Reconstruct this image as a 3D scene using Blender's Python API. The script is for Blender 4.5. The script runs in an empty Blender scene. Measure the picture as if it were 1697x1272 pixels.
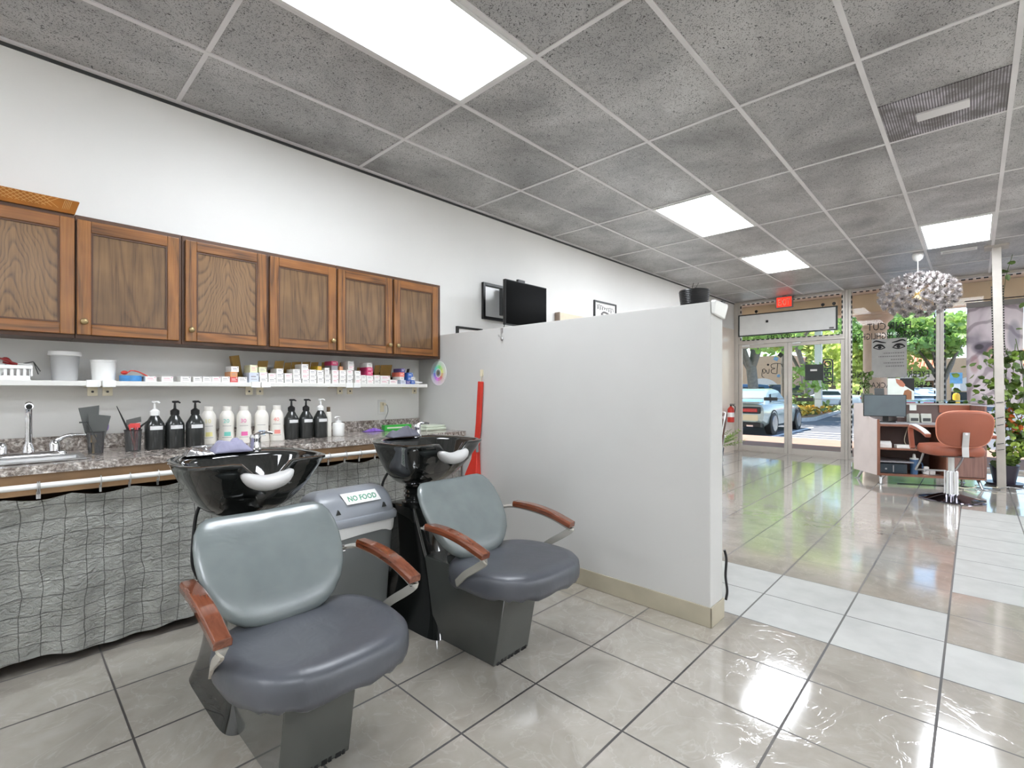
import bpy, bmesh, math, random
from mathutils import Vector, Matrix, noise
R = math.radians
C = bpy.context.scene.collection
rnd = random.Random(7)

def lin(c):
    return tuple(((v/255.0)/12.92 if v/255.0 <= 0.04045 else ((v/255.0+0.055)/1.055)**2.4) for v in c)

# ------------------------------------------------------------------ materials
class G:
    """tiny node-graph helper"""
    def __init__(self, name):
        self.m = bpy.data.materials.new(name); self.m.use_nodes = True
        self.nt = self.m.node_tree
        self.b = self.nt.nodes['Principled BSDF']; self.out = self.nt.nodes['Material Output']
        self._co = None
    def n(self, t, **kw):
        x = self.nt.nodes.new(t)
        for k, v in kw.items(): setattr(x, k, v)
        return x
    def put(self, sock, v):
        if hasattr(v, 'links') or hasattr(v, 'is_linked'): self.nt.links.new(v, sock)
        elif isinstance(v, (tuple, list)) and len(v) == 3 and sock.type == 'RGBA': sock.default_value = (*v, 1)
        else: sock.default_value = v
    def co(self, kind='Object'):
        if self._co is None: self._co = self.n('ShaderNodeTexCoord')
        return self._co.outputs[kind]
    def mp(self, v, scale=(1,1,1), rot=(0,0,0), loc=(0,0,0)):
        x = self.n('ShaderNodeMapping'); self.put(x.inputs['Vector'], v)
        x.inputs['Scale'].default_value = scale; x.inputs['Rotation'].default_value = rot; x.inputs['Location'].default_value = loc
        return x.outputs[0]
    def ma(self, op, a, b=0.0, c=None):
        x = self.n('ShaderNodeMath', operation=op); self.put(x.inputs[0], a); self.put(x.inputs[1], b)
        if c is not None: self.put(x.inputs[2], c)
        return x.outputs[0]
    def mix(self, f, a, b, mode='MIX'):
        x = self.n('ShaderNodeMix', data_type='RGBA', blend_type=mode)
        self.put(x.inputs[0], f); self.put(x.inputs[6], a); self.put(x.inputs[7], b); return x.outputs[2]
    def noi(self, v, scale, detail=3, rough=.5, dist=0, out=0):
        x = self.n('ShaderNodeTexNoise'); self.put(x.inputs['Vector'], v); x.inputs['Scale'].default_value = scale
        x.inputs['Detail'].default_value = detail; x.inputs['Roughness'].default_value = rough; x.inputs['Distortion'].default_value = dist
        return x.outputs[out]
    def vor(self, v, scale, feature='F1', out=0, rand=1):
        x = self.n('ShaderNodeTexVoronoi', feature=feature); self.put(x.inputs['Vector'], v); x.inputs['Scale'].default_value = scale
        if 'Randomness' in x.inputs: x.inputs['Randomness'].default_value = rand
        return x.outputs[out]
    def wav(self, v, scale, dist=0, detail=2, dscale=1, wt='BANDS', d='X', prof='SIN'):
        x = self.n('ShaderNodeTexWave', wave_type=wt, wave_profile=prof)
        if wt == 'BANDS': x.bands_direction = d
        else: x.rings_direction = d
        self.put(x.inputs['Vector'], v); x.inputs['Scale'].default_value = scale; x.inputs['Distortion'].default_value = dist
        x.inputs['Detail'].default_value = detail; x.inputs['Detail Scale'].default_value = dscale; return x.outputs[1]
    def ramp(self, f, *stops, interp='LINEAR'):
        x = self.n('ShaderNodeValToRGB'); self.put(x.inputs[0], f); r = x.color_ramp; r.interpolation = interp
        while len(r.elements) < len(stops): r.elements.new(.5)
        for e, (p, c) in zip(r.elements, stops):
            e.position = p; e.color = (*c, 1) if isinstance(c, (tuple, list)) else (c, c, c, 1)
        return x.outputs[0]
    def sep(self, v):
        x = self.n('ShaderNodeSeparateXYZ'); self.put(x.inputs[0], v); return x.outputs
    def rng(self, f, a, b, c=0, d=1):
        x = self.n('ShaderNodeMapRange'); self.put(x.inputs[0], f)
        for i, v in enumerate((a, b, c, d)): x.inputs[i+1].default_value = v
        return x.outputs[0]
    def bump(self, h, strength=.3, dist=.01):
        x = self.n('ShaderNodeBump'); self.put(x.inputs['Height'], h); x.inputs['Strength'].default_value = strength
        x.inputs['Distance'].default_value = dist; self.nt.links.new(x.outputs[0], self.b.inputs['Normal'])
    def set(self, **kw):
        al = dict(col='Base Color', rough='Roughness', metal='Metallic', spec='Specular IOR Level', coat='Coat Weight', trans='Transmission Weight', ior='IOR', coatr='Coat Roughness', sheen='Sheen Weight', sss='Subsurface Weight', alpha='Alpha')
        for k, v in kw.items(): self.put(self.b.inputs[al[k]], v)
        return self.m

M = {}
def mat(name, rgb, rough=.5, metal=0, spec=.5, var=.06, vs=6, bump=0, bs=60, **kw):
    """plain procedural material: base tone with soft noise variation and optional fine bump"""
    g = G(name); c = lin(rgb); v = g.noi(g.co(), vs, 3)
    d = tuple(x*(1-var*2) for x in c); l = tuple(min(1, x*(1+var)) for x in c)
    g.set(col=g.ramp(v, (.3, d), (.7, l)), rough=rough, metal=metal, spec=spec, **kw)
    if bump: g.bump(g.noi(g.co(), bs, 4), bump, .004)
    M[name] = g.m; return g.m

def emat(name, rgb, strength):
    g = G(name); e = g.n('ShaderNodeEmission'); e.inputs[0].default_value = (*lin(rgb), 1); e.inputs[1].default_value = strength
    g.nt.links.new(e.outputs[0], g.out.inputs[0]); M[name] = g.m; return g

def glassmat(name, tint=(1,1,1), refl=1.0, rough=0.0, dirt=0.0):
    g = G(name); t = g.n('ShaderNodeBsdfTransparent'); t.inputs[0].default_value = (*tint, 1)
    gl = g.n('ShaderNodeBsdfGlossy'); gl.inputs['Roughness'].default_value = rough
    fr = g.n('ShaderNodeFresnel'); fr.inputs[0].default_value = 1.5
    mx = g.n('ShaderNodeMixShader'); g.put(mx.inputs[0], g.ma('MULTIPLY', fr.outputs[0], refl))
    g.nt.links.new(t.outputs[0], mx.inputs[1]); g.nt.links.new(gl.outputs[0], mx.inputs[2])
    last = mx.outputs[0]
    if dirt:
        df = g.n('ShaderNodeBsdfDiffuse'); df.inputs[0].default_value = (.8, .8, .8, 1)
        m2 = g.n('ShaderNodeMixShader'); m2.inputs[0].default_value = dirt
        g.nt.links.new(last, m2.inputs[1]); g.nt.links.new(df.outputs[0], m2.inputs[2]); last = m2.outputs[0]
    g.nt.links.new(last, g.out.inputs[0]); M[name] = g.m; return g.m

# ------------------------------------------------------------------ mesh builder
class MB:
    def __init__(self, M4=None):
        self.v = []; self.f = []; self.mi = []; self.M = M4; self.cur = 0
    def add(self, vs, fs):
        o = len(self.v)
        for p in vs:
            p = Vector(p); self.v.append(self.M @ p if self.M is not None else p)
        for f in fs: self.f.append([o+i for i in f]); self.mi.append(self.cur)
        return self
    def box(self, x0, x1, y0, y1, z0, z1):
        return self.add([(x0,y0,z0),(x1,y0,z0),(x1,y1,z0),(x0,y1,z0),(x0,y0,z1),(x1,y0,z1),(x1,y1,z1),(x0,y1,z1)],
                        [(3,2,1,0),(4,5,6,7),(0,1,5,4),(1,2,6,5),(2,3,7,6),(3,0,4,7)])
    def cbox(self, c, s):
        return self.box(c[0]-s[0]/2, c[0]+s[0]/2, c[1]-s[1]/2, c[1]+s[1]/2, c[2]-s[2]/2, c[2]+s[2]/2)
    def quad(self, a, b, c, d): return self.add([a,b,c,d], [(0,1,2,3)])
    def prism(self, pts, axis, a, b):
        """2D outline extruded along axis ('x': pts are (y,z), 'y': (x,z), 'z': (x,y))"""
        f = {'x': lambda p, t: (t, p[0], p[1]), 'y': lambda p, t: (p[0], t, p[1]), 'z': lambda p, t: (p[0], p[1], t)}[axis]
        n = len(pts); vs = [f(p, a) for p in pts]+[f(p, b) for p in pts]
        fs = [tuple(range(n))[::-1], tuple(range(n, 2*n))]+[(i, (i+1) % n, n+(i+1) % n, n+i) for i in range(n)]
        return self.add(vs, fs)
    def loft(self, rings, cap0=True, cap1=True, closed=True):
        n = len(rings[0]); vs = [p for r in rings for p in r]; fs = []
        for k in range(len(rings)-1):
            for i in range(n if closed else n-1):
                j = (i+1) % n; fs.append((k*n+i, k*n+j, (k+1)*n+j, (k+1)*n+i))
        if cap0: fs.append(tuple(range(n))[::-1])
        if cap1: fs.append(tuple(range((len(rings)-1)*n, len(rings)*n)))
        return self.add(vs, fs)
    def lathe(self, prof, c=(0,0,0), n=24, axis='z', cap0=True, cap1=True):
        rings = []
        for r, z in prof:
            ring = []
            for i in range(n):
                a = 2*math.pi*i/n; x, y = r*math.cos(a), r*math.sin(a)
                p = {'z': (x, y, z), 'y': (x, z, -y), 'x': (z, x, y)}[axis]
                ring.append((c[0]+p[0], c[1]+p[1], c[2]+p[2]))
            rings.append(ring)
        return self.loft(rings, cap0, cap1)
    def tube(self, pts, r=.01, n=8, closed=False, flat=None, up=None):
        """tube along pts; r number or list; flat=(w,h) gives a rectangular bar"""
        P = [Vector(p) for p in pts]; m = len(P); rings = []
        T = []
        for i in range(m):
            a = P[(i-1) % m] if (closed or i > 0) else P[i]; b = P[(i+1) % m] if (closed or i < m-1) else P[i]
            T.append((b-a).normalized())
        u = Vector(up) if up else (Vector((0,0,1)) if abs(T[0].z) < .9 else Vector((1,0,0)))
        u = (u-T[0]*u.dot(T[0])).normalized()
        for i in range(m):
            u = (u-T[i]*u.dot(T[i])).normalized() if (u-T[i]*u.dot(T[i])).length > 1e-6 else u
            w = T[i].cross(u); rr = r[i] if isinstance(r, (list, tuple)) else r
            if flat:
                a, b = flat[0]/2, flat[1]/2
                rings.append([P[i]+w*sx*a+u*sy*b for sx, sy in ((-1,-1),(1,-1),(1,1),(-1,1))])
            else: rings.append([P[i]+(w*math.cos(2*math.pi*k/n)+u*math.sin(2*math.pi*k/n))*rr for k in range(n)])
        if closed: rings.append(rings[0]); return self.loft(rings, False, False)
        return self.loft(rings)
    def cyl(self, p0, p1, r0, r1=None, n=16):
        return self.tube([p0, p1], [r0, r0 if r1 is None else r1], n)
    def grid(self, nu, nv, fn):
        vs = [fn(i/(nu-1), j/(nv-1)) for i in range(nu) for j in range(nv)]
        fs = [(i*nv+j, (i+1)*nv+j, (i+1)*nv+j+1, i*nv+j+1) for i in range(nu-1) for j in range(nv-1)]
        return self.add(vs, fs)
    def sph(self, c, rad, nu=16, nv=10):
        rx, ry, rz = rad if isinstance(rad, (tuple, list)) else (rad,)*3
        rings = []
        for j in range(nv+1):
            t = math.pi*j/nv; s = max(math.sin(t), 1e-3)
            rings.append([(c[0]+rx*s*math.cos(2*math.pi*i/nu), c[1]+ry*s*math.sin(2*math.pi*i/nu), c[2]-rz*math.cos(t)) for i in range(nu)])
        return self.loft(rings)
    def build(self, name, m, parent=None, world=False, smooth=None, bevel=0, seg=2, sub=0, solid=0, loc=None):
        me = bpy.data.meshes.new(name)
        off = wloc(parent) if (parent is not None and world) else Vector((0,0,0))
        if loc is not None: off = Vector(loc)
        me.from_pydata([tuple(p-off) for p in self.v], [], self.f)
        ms = m if isinstance(m, (list, tuple)) else [m]
        for x in ms: me.materials.append(M[x] if isinstance(x, str) else x)
        if len(ms) > 1:
            for p, i in zip(me.polygons, self.mi): p.material_index = i
        bm = bmesh.new(); bm.from_mesh(me); bmesh.ops.recalc_face_normals(bm, faces=bm.faces); bm.to_mesh(me); bm.free()
        if smooth is not None:
            for p in me.polygons: p.use_smooth = True
            me.set_sharp_from_angle(angle=R(smooth))
        me.update()
        o = bpy.data.objects.new(name, me); C.objects.link(o)
        if parent is not None: o.parent = parent
        if loc is not None: o.location = loc
        if solid:
            x = o.modifiers.new('s', 'SOLIDIFY'); x.thickness = solid; x.offset = 0
        if bevel:
            x = o.modifiers.new('b', 'BEVEL'); x.width = bevel; x.segments = seg; x.limit_method = 'ANGLE'; x.angle_limit = R(40)
        if sub:
            x = o.modifiers.new('u', 'SUBSURF'); x.levels = sub; x.render_levels = sub
        return o

def wloc(o):
    v = Vector((0,0,0))
    while o is not None: v += o.location; o = o.parent
    return v
def tag(o, label, cat, group=None, kind=None):
    if label: o['label'] = label
    if cat: o['category'] = cat
    if group: o['group'] = group
    if kind: o['kind'] = kind
    return o
def thing(name, label, cat, loc=(0,0,0), rz=0, group=None):
    o = bpy.data.objects.new(name, None); C.objects.link(o); o.empty_display_size = .05
    o.location = loc; o.rotation_euler = (0, 0, rz); return tag(o, label, cat, group)
def struct(name, mb, m, parent=None, **kw):
    o = mb.build(name, m, parent, **kw)
    if parent is None: o['kind'] = 'structure'
    return o
def dup(root, loc=None, rz=None, label=None, group=None):
    r = root.copy(); C.objects.link(r)
    if loc is not None: r.location = loc
    if rz is not None: r.rotation_euler = (0, 0, rz)
    if label: r['label'] = label
    if group: r['group'] = group
    for ch in list(root.children):
        c = ch.copy(); C.objects.link(c); c.parent = r
        for g in list(ch.children):
            d = g.copy(); C.objects.link(d); d.parent = c
    return r
def text(name, s, size, origin, ux, uy, m, parent=None, extrude=.0006, align='LEFT', spacing=1, world=True, xs=1, bold=0):
    """lettering as real mesh: ux = reading direction, uy = up direction of the letters"""
    cu = bpy.data.curves.new(name, 'FONT'); cu.body = s; cu.size = size; cu.extrude = extrude; cu.align_x = align; cu.space_character = spacing; cu.resolution_u = 2; cu.offset = bold
    t = bpy.data.objects.new(name, cu); C.objects.link(t)
    bpy.context.view_layer.update()
    me = bpy.data.meshes.new_from_object(t.evaluated_get(bpy.context.evaluated_depsgraph_get()))
    bpy.data.objects.remove(t)
    ux = Vector(ux).normalized(); uy = Vector(uy).normalized(); uz = ux.cross(uy)
    off = wloc(parent) if (parent is not None and world) else Vector((0,0,0))
    for v in me.vertices: v.co = Vector(origin)+ux*v.co.x*xs+uy*v.co.y+uz*v.co.z-off
    me.materials.clear(); me.materials.append(M[m])
    o = bpy.data.objects.new(name, me); C.objects.link(o)
    if parent is not None: o.parent = parent
    return o
def sup(a, b, n, k=40, c=(0,0), z=0, ph=0):
    """superellipse ring"""
    out = []
    for i in range(k):
        t = 2*math.pi*i/k+ph; ct, st = math.cos(t), math.sin(t)
        out.append((c[0]+a*math.copysign(abs(ct)**(2/n), ct), c[1]+b*math.copysign(abs(st)**(2/n), st), z))
    return out
def bez(p, n=12):
    """Catmull-Rom through points"""
    P = [Vector(q) for q in p]; P = [P[0]*2-P[1]]+P+[P[-1]*2-P[-2]]; out = []
    for i in range(1, len(P)-2):
        for k in range(n):
            t = k/n; a, b, c, d = P[i-1:i+3]
            out.append(.5*((2*b)+(c-a)*t+(2*a-5*b+4*c-d)*t*t+(3*b-a-3*c+d)*t**3))
    out.append(P[-2]); return out
# ------------------------------------------------------------------ base materials
mat('white_paint', (240,239,236), .55, var=.02, vs=1.2, bump=.04, bs=120)
mat('cream_paint', (236,222,208), .25, var=.02, vs=2)
mat('grey_paint', (198,197,194), .5, var=.02, vs=1.5, bump=.05, bs=150)
mat('base_vinyl', (176,168,148), .45, var=.06, vs=5)
mat('grid_white', (222,220,220), .45, var=.05, vs=3)
mat('alu', (205,198,190), .35, metal=.35, var=.03)
mat('white_plastic', (238,238,236), .35, var=.02)
mat('cream_plastic', (226,216,190), .4, var=.04)
mat('black_plastic', (16,16,17), .35, var=.05)
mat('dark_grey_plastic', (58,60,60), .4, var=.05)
mat('grey_plastic', (118,121,121), .38, var=.03)
mat('chrome', (225,225,228), .08, metal=1, var=.01)
mat('steel', (190,190,190), .28, metal=.9, var=.05)
mat('satin_white_metal', (226,226,224), .3, metal=.2, var=.02)
mat('brass', (170,150,110), .3, metal=.8, var=.08)
mat('red_plastic', (205,52,38), .4, var=.05)
mat('red_face', (222,50,36), .4, var=.02)
mat('paper', (240,238,236), .7, var=.02)
mat('black_print', (22,22,24), .6, var=.03)
mat('grey_print', (120,118,118), .7, var=.03)
mat('cardboard', (150,118,58), .75, var=.08, vs=14)
mat('rubber', (24,24,25), .6)
emat('lamp_panel', (242,248,255), 14.0)
glassmat('pane', (.98,.99,.985), .22)
glassmat('clear_glass', (.9,.95,.94), 1.6)
glassmat('clear_plastic', (.95,.96,.96), 1.0, .08, .45)

# floor: 16 in tiles, glossy marbled ones and matte ones
g = G('floor_tile'); co = g.co(); x, y, z = g.sep(co)
TX0, TY0, TP, TQ = 2.3605, .9229, .4082, .4102
u = g.ma('DIVIDE', g.ma('SUBTRACT', x, TX0), TP); w = g.ma('DIVIDE', g.ma('SUBTRACT', TY0, y), TQ)
fu, fw = g.ma('FLOOR', u), g.ma('FLOOR', w)
du = g.ma('ABSOLUTE', g.ma('SUBTRACT', g.ma('FRACT', u), .5)); dw = g.ma('ABSOLUTE', g.ma('SUBTRACT', g.ma('FRACT', w), .5))
edge = g.ma('MAXIMUM', du, dw); grout = g.ma('MAXIMUM', g.ma('GREATER_THAN', du, .491), g.ma('GREATER_THAN', dw, .489))
def between(s, a, b): return g.ma('MULTIPLY', g.ma('GREATER_THAN', s, a-.5), g.ma('LESS_THAN', s, b+.5))
m1 = g.ma('MULTIPLY', between(fu, 1, 2), between(fw, -6, 1))
m2 = g.ma('MULTIPLY', between(fu, 1, 1), between(fw, 2, 4))
m3 = g.ma('MULTIPLY', between(fu, 4, 10), between(fw, 2, 3))
matte = g.ma('MINIMUM', g.ma('ADD', g.ma('ADD', m1, m2), m3), 1.0)
cid = g.n('ShaderNodeCombineXYZ'); g.put(cid.inputs[0], fu); g.put(cid.inputs[1], fw)
wn = g.n('ShaderNodeTexWhiteNoise'); g.put(wn.inputs['Vector'], cid.outputs[0])
off = g.n('ShaderNodeVectorMath', operation='MULTIPLY_ADD'); g.put(off.inputs[0], wn.outputs['Color']); off.inputs[1].default_value = (9,9,9); g.put(off.inputs[2], co)
pc = off.outputs[0]
cloud = g.noi(pc, 5, 6, .6, .6)
base = g.ramp(cloud, (.3, lin((156,149,139))), (.5, lin((167,160,150))), (.72, lin((177,170,161))))
vn = g.noi(pc, 4.5, 4, .55, 1.4)
vein = g.ramp(g.ma('ABSOLUTE', g.ma('SUBTRACT', vn, .5)), (0, 1), (.018, 0))
base = g.mix(g.ma('MULTIPLY', vein, .10), base, lin((240,236,228)))
mcol = g.ramp(g.noi(pc, 7, 4), (.3, lin((156,155,150))), (.7, lin((172,171,166))))
colr = g.mix(matte, base, mcol)
gdirt = g.ramp(g.noi(co, .9, 3), (.42, lin((40,35,33))), (.62, lin((92,85,80))))
colr = g.mix(grout, colr, gdirt)
rough = g.ma('ADD', g.ma('MULTIPLY', matte, .40), .085)
rough = g.ma('MAXIMUM', rough, g.ma('MULTIPLY', grout, .7))
g.set(col=colr, rough=rough, spec=.5, ior=2.05, coat=g.ma('MULTIPLY', g.ma('SUBTRACT', 1.0, g.ma('MAXIMUM', matte, grout)), .8), coatr=.08)
wave = g.noi(g.mp(co, (1, .35, 1)), 16, 3, .5, .8)
hgt = g.ma('SUBTRACT', g.ma('ADD', g.ma('MULTIPLY', wave, .09), g.ma('MULTIPLY', vein, g.ma('MULTIPLY', g.ma('SUBTRACT', 1.0, matte), .14))), g.ma('MULTIPLY', grout, .6))
g.bump(hgt, .22, .004); M['floor_tile'] = g.m

# ceiling tiles: grey mineral fibre with worm holes and soot
g = G('ceiling_tile'); co = g.co()
worm = g.noi(co, 60, 2, .5, 2.2); hole = g.ramp(worm, (.34, 0), (.42, 1))
spk = g.ramp(g.vor(co, 95), (.14, 0), (.26, 1))
soot = g.noi(co, 1.3, 4, .6, .5)
b0 = g.ramp(soot, (.3, lin((128,127,126))), (.7, lin((200,199,198))))
cc = g.mix(g.ma('MULTIPLY', hole, spk), lin((48,46,45)), b0)
g.set(col=cc, rough=.36, spec=.8); g.bump(hole, .5, .003); M['ceiling_tile'] = g.m

# ------------------------------------------------------------------ room shell
H = 2.997; WL = 3.547; SX = 10.33; XB = -3.2; YR = -5.0
PX = 2.53
struct('floor', MB().box(XB-.1, 10.42, YR-.1, WL+.1, -.12, 0), 'floor_tile')
struct('ceiling', MB().box(XB-.1, 10.36, YR-.1, WL+.1, H, H+.1), 'ceiling_tile')
struct('wall_left', MB().box(XB-.1, 10.42, WL, WL+.12, -.12, 3.6), 'white_paint')
struct('wall_back', MB().box(XB-.12, XB, YR-.1, WL, 0, H+.1), 'white_paint')
struct('wall_right', MB().box(XB-.1, 10.42, YR-.12, YR, -.12, 3.6), 'white_paint')
# pinkish gloss panel wall area near the entrance on the left wall
struct('trim_1', MB().box(9.35, 10.25, WL-.012, WL, 0, 2.45), 'cream_paint')
# ceiling grid bars
mb = MB()
BX = [-.4743+1.2116*b for b in range(-2, 9)]; AY = [3.519-.6134*a for a in range(0, 14)]
for yy in AY[1:]: mb.box(XB, SX, yy-.013, yy+.013, H-.007, H+.002)
for xx in BX: mb.box(xx-.012, xx+.012, YR, WL, H-.0062, H+.002)
mb.box(XB, SX, WL-.03, WL, H-.012, H+.002)
struct('trim_2', mb, 'grid_white')
# thin dark strip between wall and ceiling
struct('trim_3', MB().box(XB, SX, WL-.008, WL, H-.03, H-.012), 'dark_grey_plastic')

# partition wall with vinyl base
struct('wall_partition', MB().box(PX, PX+.165, .99, WL, 0, 1.69), 'grey_paint', bevel=.004)
mb = MB(); t = .008
mb.box(PX-t, PX, .99-t, WL, 0, .105).box(PX-t, PX+.165+t, .99-t, .99, 0, .105).box(PX+.165, PX+.165+t, .99, WL, 0, .105)
struct('baseboard_partition', mb, 'base_vinyl', bevel=.003)

# ------------------------------------------------------------------ ceiling lights
def ceiling_light(x0, x1, y0, y1, label):
    t = thing('ceiling_light', label, 'ceiling light', ((x0+x1)/2, (y0+y1)/2, H), group='recessed fluorescent ceiling panels')
    a, b = (x1-x0)/2-.014, (y1-y0)/2-.014; f = .022
    mb = MB()
    for s in (-1, 1):
        mb.box(-a, a, s*b-(f if s > 0 else 0), s*b+(f if s < 0 else 0), -.012, .001)
        mb.box(s*a-(f if s > 0 else 0), s*a+(f if s < 0 else 0), -b+f, b-f, -.012, .001)
    mb.build('frame', 'satin_white_metal', t, bevel=.002)
    MB().box(-a+f, a-f, -b+f, b-f, -.006, -.001).build('diffuser', 'lamp_panel', t)
    return t
def bx(b): return -.4743+1.2116*b
def ay(a): return 3.519-.6134*a
ceiling_light(bx(1), bx(2), ay(3), ay(2), 'large bright ceiling light panel nearest the wooden wall cabinets, cut by the top edge')
ceiling_light(bx(4), bx(5), ay(3), ay(2), 'bright ceiling light panel above the free end of the partition wall')
ceiling_light(bx(6), bx(7), ay(3), ay(2), 'small bright ceiling light panel in front of the glass entrance doors')
ceiling_light(bx(6), bx(7), ay(6), ay(5), 'ceiling light panel beside the flower-like pendant lamp, glowing at both ends')
# unseen fill panels added behind and beside the camera to brighten the room
ceiling_light(bx(-1), bx(0), ay(6), ay(5), 'added fill light panel behind the camera')
ceiling_light(bx(-2), bx(-1), ay(3), ay(2), 'added fill light panel behind the camera near the left wall')
ceiling_light(bx(0), bx(1), ay(10), ay(9), 'added fill light panel behind the camera to the right')
ceiling_light(bx(2), bx(3), ay(10), ay(9), 'added fill light panel right of the camera')
ceiling_light(bx(4), bx(5), ay(10), ay(9), 'added fill light panel on the right side of the salon')
ceiling_light(bx(6), bx(7), ay(10), ay(9), 'added fill light panel on the right side near the front windows')

for b, w_ in ((0, 'rear end'), (2, 'rear half'), (4, 'front half'), (6, 'front end')):
    ceiling_light(bx(b), bx(b+1), ay(13), ay(12), f'added fill light panel in the {w_} of the row along the right wall')
# perforated return-air panel and supply vent
g = G('perforated'); co = g.co(); x, y, z = g.sep(co)
ln = g.ma('FRACT', g.ma('MULTIPLY', y, 75)); st = g.ramp(ln, (.45, lin((112,108,114))), (.6, lin((196,192,198))))
dirt = g.noi(co, 5, 4, .6, .5)
g.set(col=g.mix(g.ramp(dirt, (.42, .75), (.6, 0.0)), st, lin((82,78,72))), rough=.5); M['perforated'] = g.m
t = thing('air_vent', 'square perforated grey air vent panel with a small plate in the ceiling at upper right', 'vent', (bx(4)-.305, (ay(5)+ay(6))/2, H))
MB().box(-.293, .293, -.293, .293, -.006, .001).build('panel', 'perforated', t)
MB().box(-.055, .055, -.125, .125, -.02, -.006).build('plate', 'grid_white', t, bevel=.003)
t = thing('air_vent', 'white framed small supply vent in the ceiling tile behind the pendant lamp', 'vent', (bx(7)+.33, (ay(5)+ay(6))/2, H))
mb = MB(); mb.box(-.07, .07, -.17, -.15, -.012, 0).box(-.07, .07, .15, .17, -.012, 0).box(-.07, -.05, -.15, .15, -.012, 0).box(.05, .07, -.15, .15, -.012, 0)
mb.build('frame', 'white_plastic', t, bevel=.002)
mb = MB()
for k in range(5): mb.box(-.04+k*.018, -.032+k*.018, -.15, .15, -.008, 0)
mb.build('louvre', 'grid_white', t)

# ------------------------------------------------------------------ storefront
FX0, FX1 = 10.28, 10.38
def bars(rects, x0=FX0, x1=FX1):
    mb = MB()
    for (y0, y1, z0, z1) in rects: mb.box(x0, x1, y0, y1, z0, z1)
    return mb
def window(name, y0, y1, z0, z1):
    f = .045
    w = struct(name, bars([(y0, y0+f, z0, z1), (y1-f, y1, z0, z1), (y0+f, y1-f, z0, z0+f), (y0+f, y1-f, z1-f, z1)]), 'alu', bevel=.003)
    MB().box(10.327, 10.333, y0+f-.005, y1-f+.005, z0+f-.005, z1-f+.005).build('pane', 'pane', w)
    return w
YJ = (3.54, 3.465, 1.661, 1.614)
struct('trim_4', bars([(YJ[1]+.002, WL, 0, H), (YJ[3], YJ[2]-.002, 0, H), (YJ[2], YJ[1], 2.135, 2.18), (YJ[2], YJ[1], 0, .012)]), 'alu', bevel=.003)
win1 = window('window_1', YJ[2], YJ[1], 2.18, H)
win2 = window('window_2', .40, YJ[3]-.003, 0, H)
win3 = window('window_3', -2.45, .397, 0, H)
win4 = window('window_4', YR, -2.453, 0, H)
def door(name, y0, y1):
    s = .062
    d = struct(name, bars([(y0, y0+s, .012, 2.13), (y1-s, y1, .012, 2.13), (y0+s, y1-s, .012, .12), (y0+s, y1-s, 2.062, 2.13)], 10.30, 10.345), 'alu', bevel=.004)
    MB().box(10.32, 10.326, y0+s-.005, y1-s+.005, .115, 2.067).build('pane', 'pane', d)
    return d
d1 = door('door_1', 2.573, 3.462); d2 = door('door_2', 1.664, 2.567)
for d, (ya, yb), (pa, pb) in ((d1, (2.63, 3.405), (2.74, 2.98)), (d2, (1.725, 2.505), (2.14, 2.42))):
    MB().cyl((10.27, ya, 1.06), (10.27, yb, 1.06), .006).build('push_bar', 'steel', d, smooth=40)
    MB().box(10.255, 10.285, pa, pb, 1.02, 1.085).build('push_pad', 'dark_grey_plastic', d, bevel=.006)
    MB().box(10.262, 10.30, yb-.16, yb-.02, 2.09, 2.125).tube([(10.27, yb-.09, 2.125), (10.24, yb-.28, 2.13), (10.27, yb-.42, 2.135)], .007, 6).build('door_closer', 'satin_white_metal', d, bevel=.003)
MB().box(10.29, 10.30, 2.575, 2.60, .95, 1.12).build('lock_plate', 'steel', d1, bevel=.003)
# LED module strips round the windows
def led(lines, w):
    mb = MB()
    for (a, b) in lines:
        a, b = Vector(a), Vector(b); n = int((b-a).length/.085)
        for k in range(n):
            p = a+(b-a)*((k+.5)/n); dz = abs((b-a).normalized().z) > .5
            mb.cbox(p, (.012, .018 if dz else .05, .05 if dz else .018))
    o = mb.build('led_strip', 'black_plastic', w); return o
led([((10.27, .46, .1), (10.27, .46, 2.9)), ((10.27, 1.56, .1), (10.27, 1.56, 2.9)), ((10.27, .46, 2.93), (10.27, 1.56, 2.93))], win2)
led([((10.27, .34, .1), (10.27, .34, 2.9)), ((10.27, .34, 2.93), (10.27, -2.3, 2.93))], win3)
led([((10.27, 1.72, 2.93), (10.27, 3.40, 2.93)), ((10.27, 1.70, 2.2), (10.27, 1.70, 2.93)), ((10.27, 3.41, 2.2), (10.27, 3.41, 2.93)), ((10.27, 1.72, 2.215), (10.27, 3.40, 2.215))], win1)

# window lettering (applied to read from the street, so mirrored from inside)
def fit(o, width, origin, ux):
    me = o.data; ux = Vector(ux); off = wloc(o.parent); q = Vector(origin)-off
    w = max((v.co-q).dot(ux) for v in me.vertices)
    for v in me.vertices:
        d = (v.co-q).dot(ux); v.co += ux*(d*width/w-d)
    return o
def decal(s, y, z, h, width, parent, m='black_print', x=10.322):
    o = text('lettering', s, h/.72, (x, y, z), (0,1,0), (0,0,1), m, parent)
    return fit(o, width, (x, y, z), (0,1,0))
decal('HAIR CUT', .746, 2.25, .125, .60, win2); decal('COLOR & HIGHLIGHTS', .535, 2.095, .115, 1.0, win2)
decal('EYEBROW THREADING', .52, 1.437, .107, 1.04, win2); decal('BRIDAL PACKAGES', .60, 1.262, .10, .86, win2)
decal('1902 DU', 2.434, 2.225, .07, .5, win1, x=10.324)
mb = MB()
def pen(mb, pts, r, x=10.3165, n=8):
    mb.tube([(x, p[0], p[1]) for p in pts], r, 5)
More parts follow.
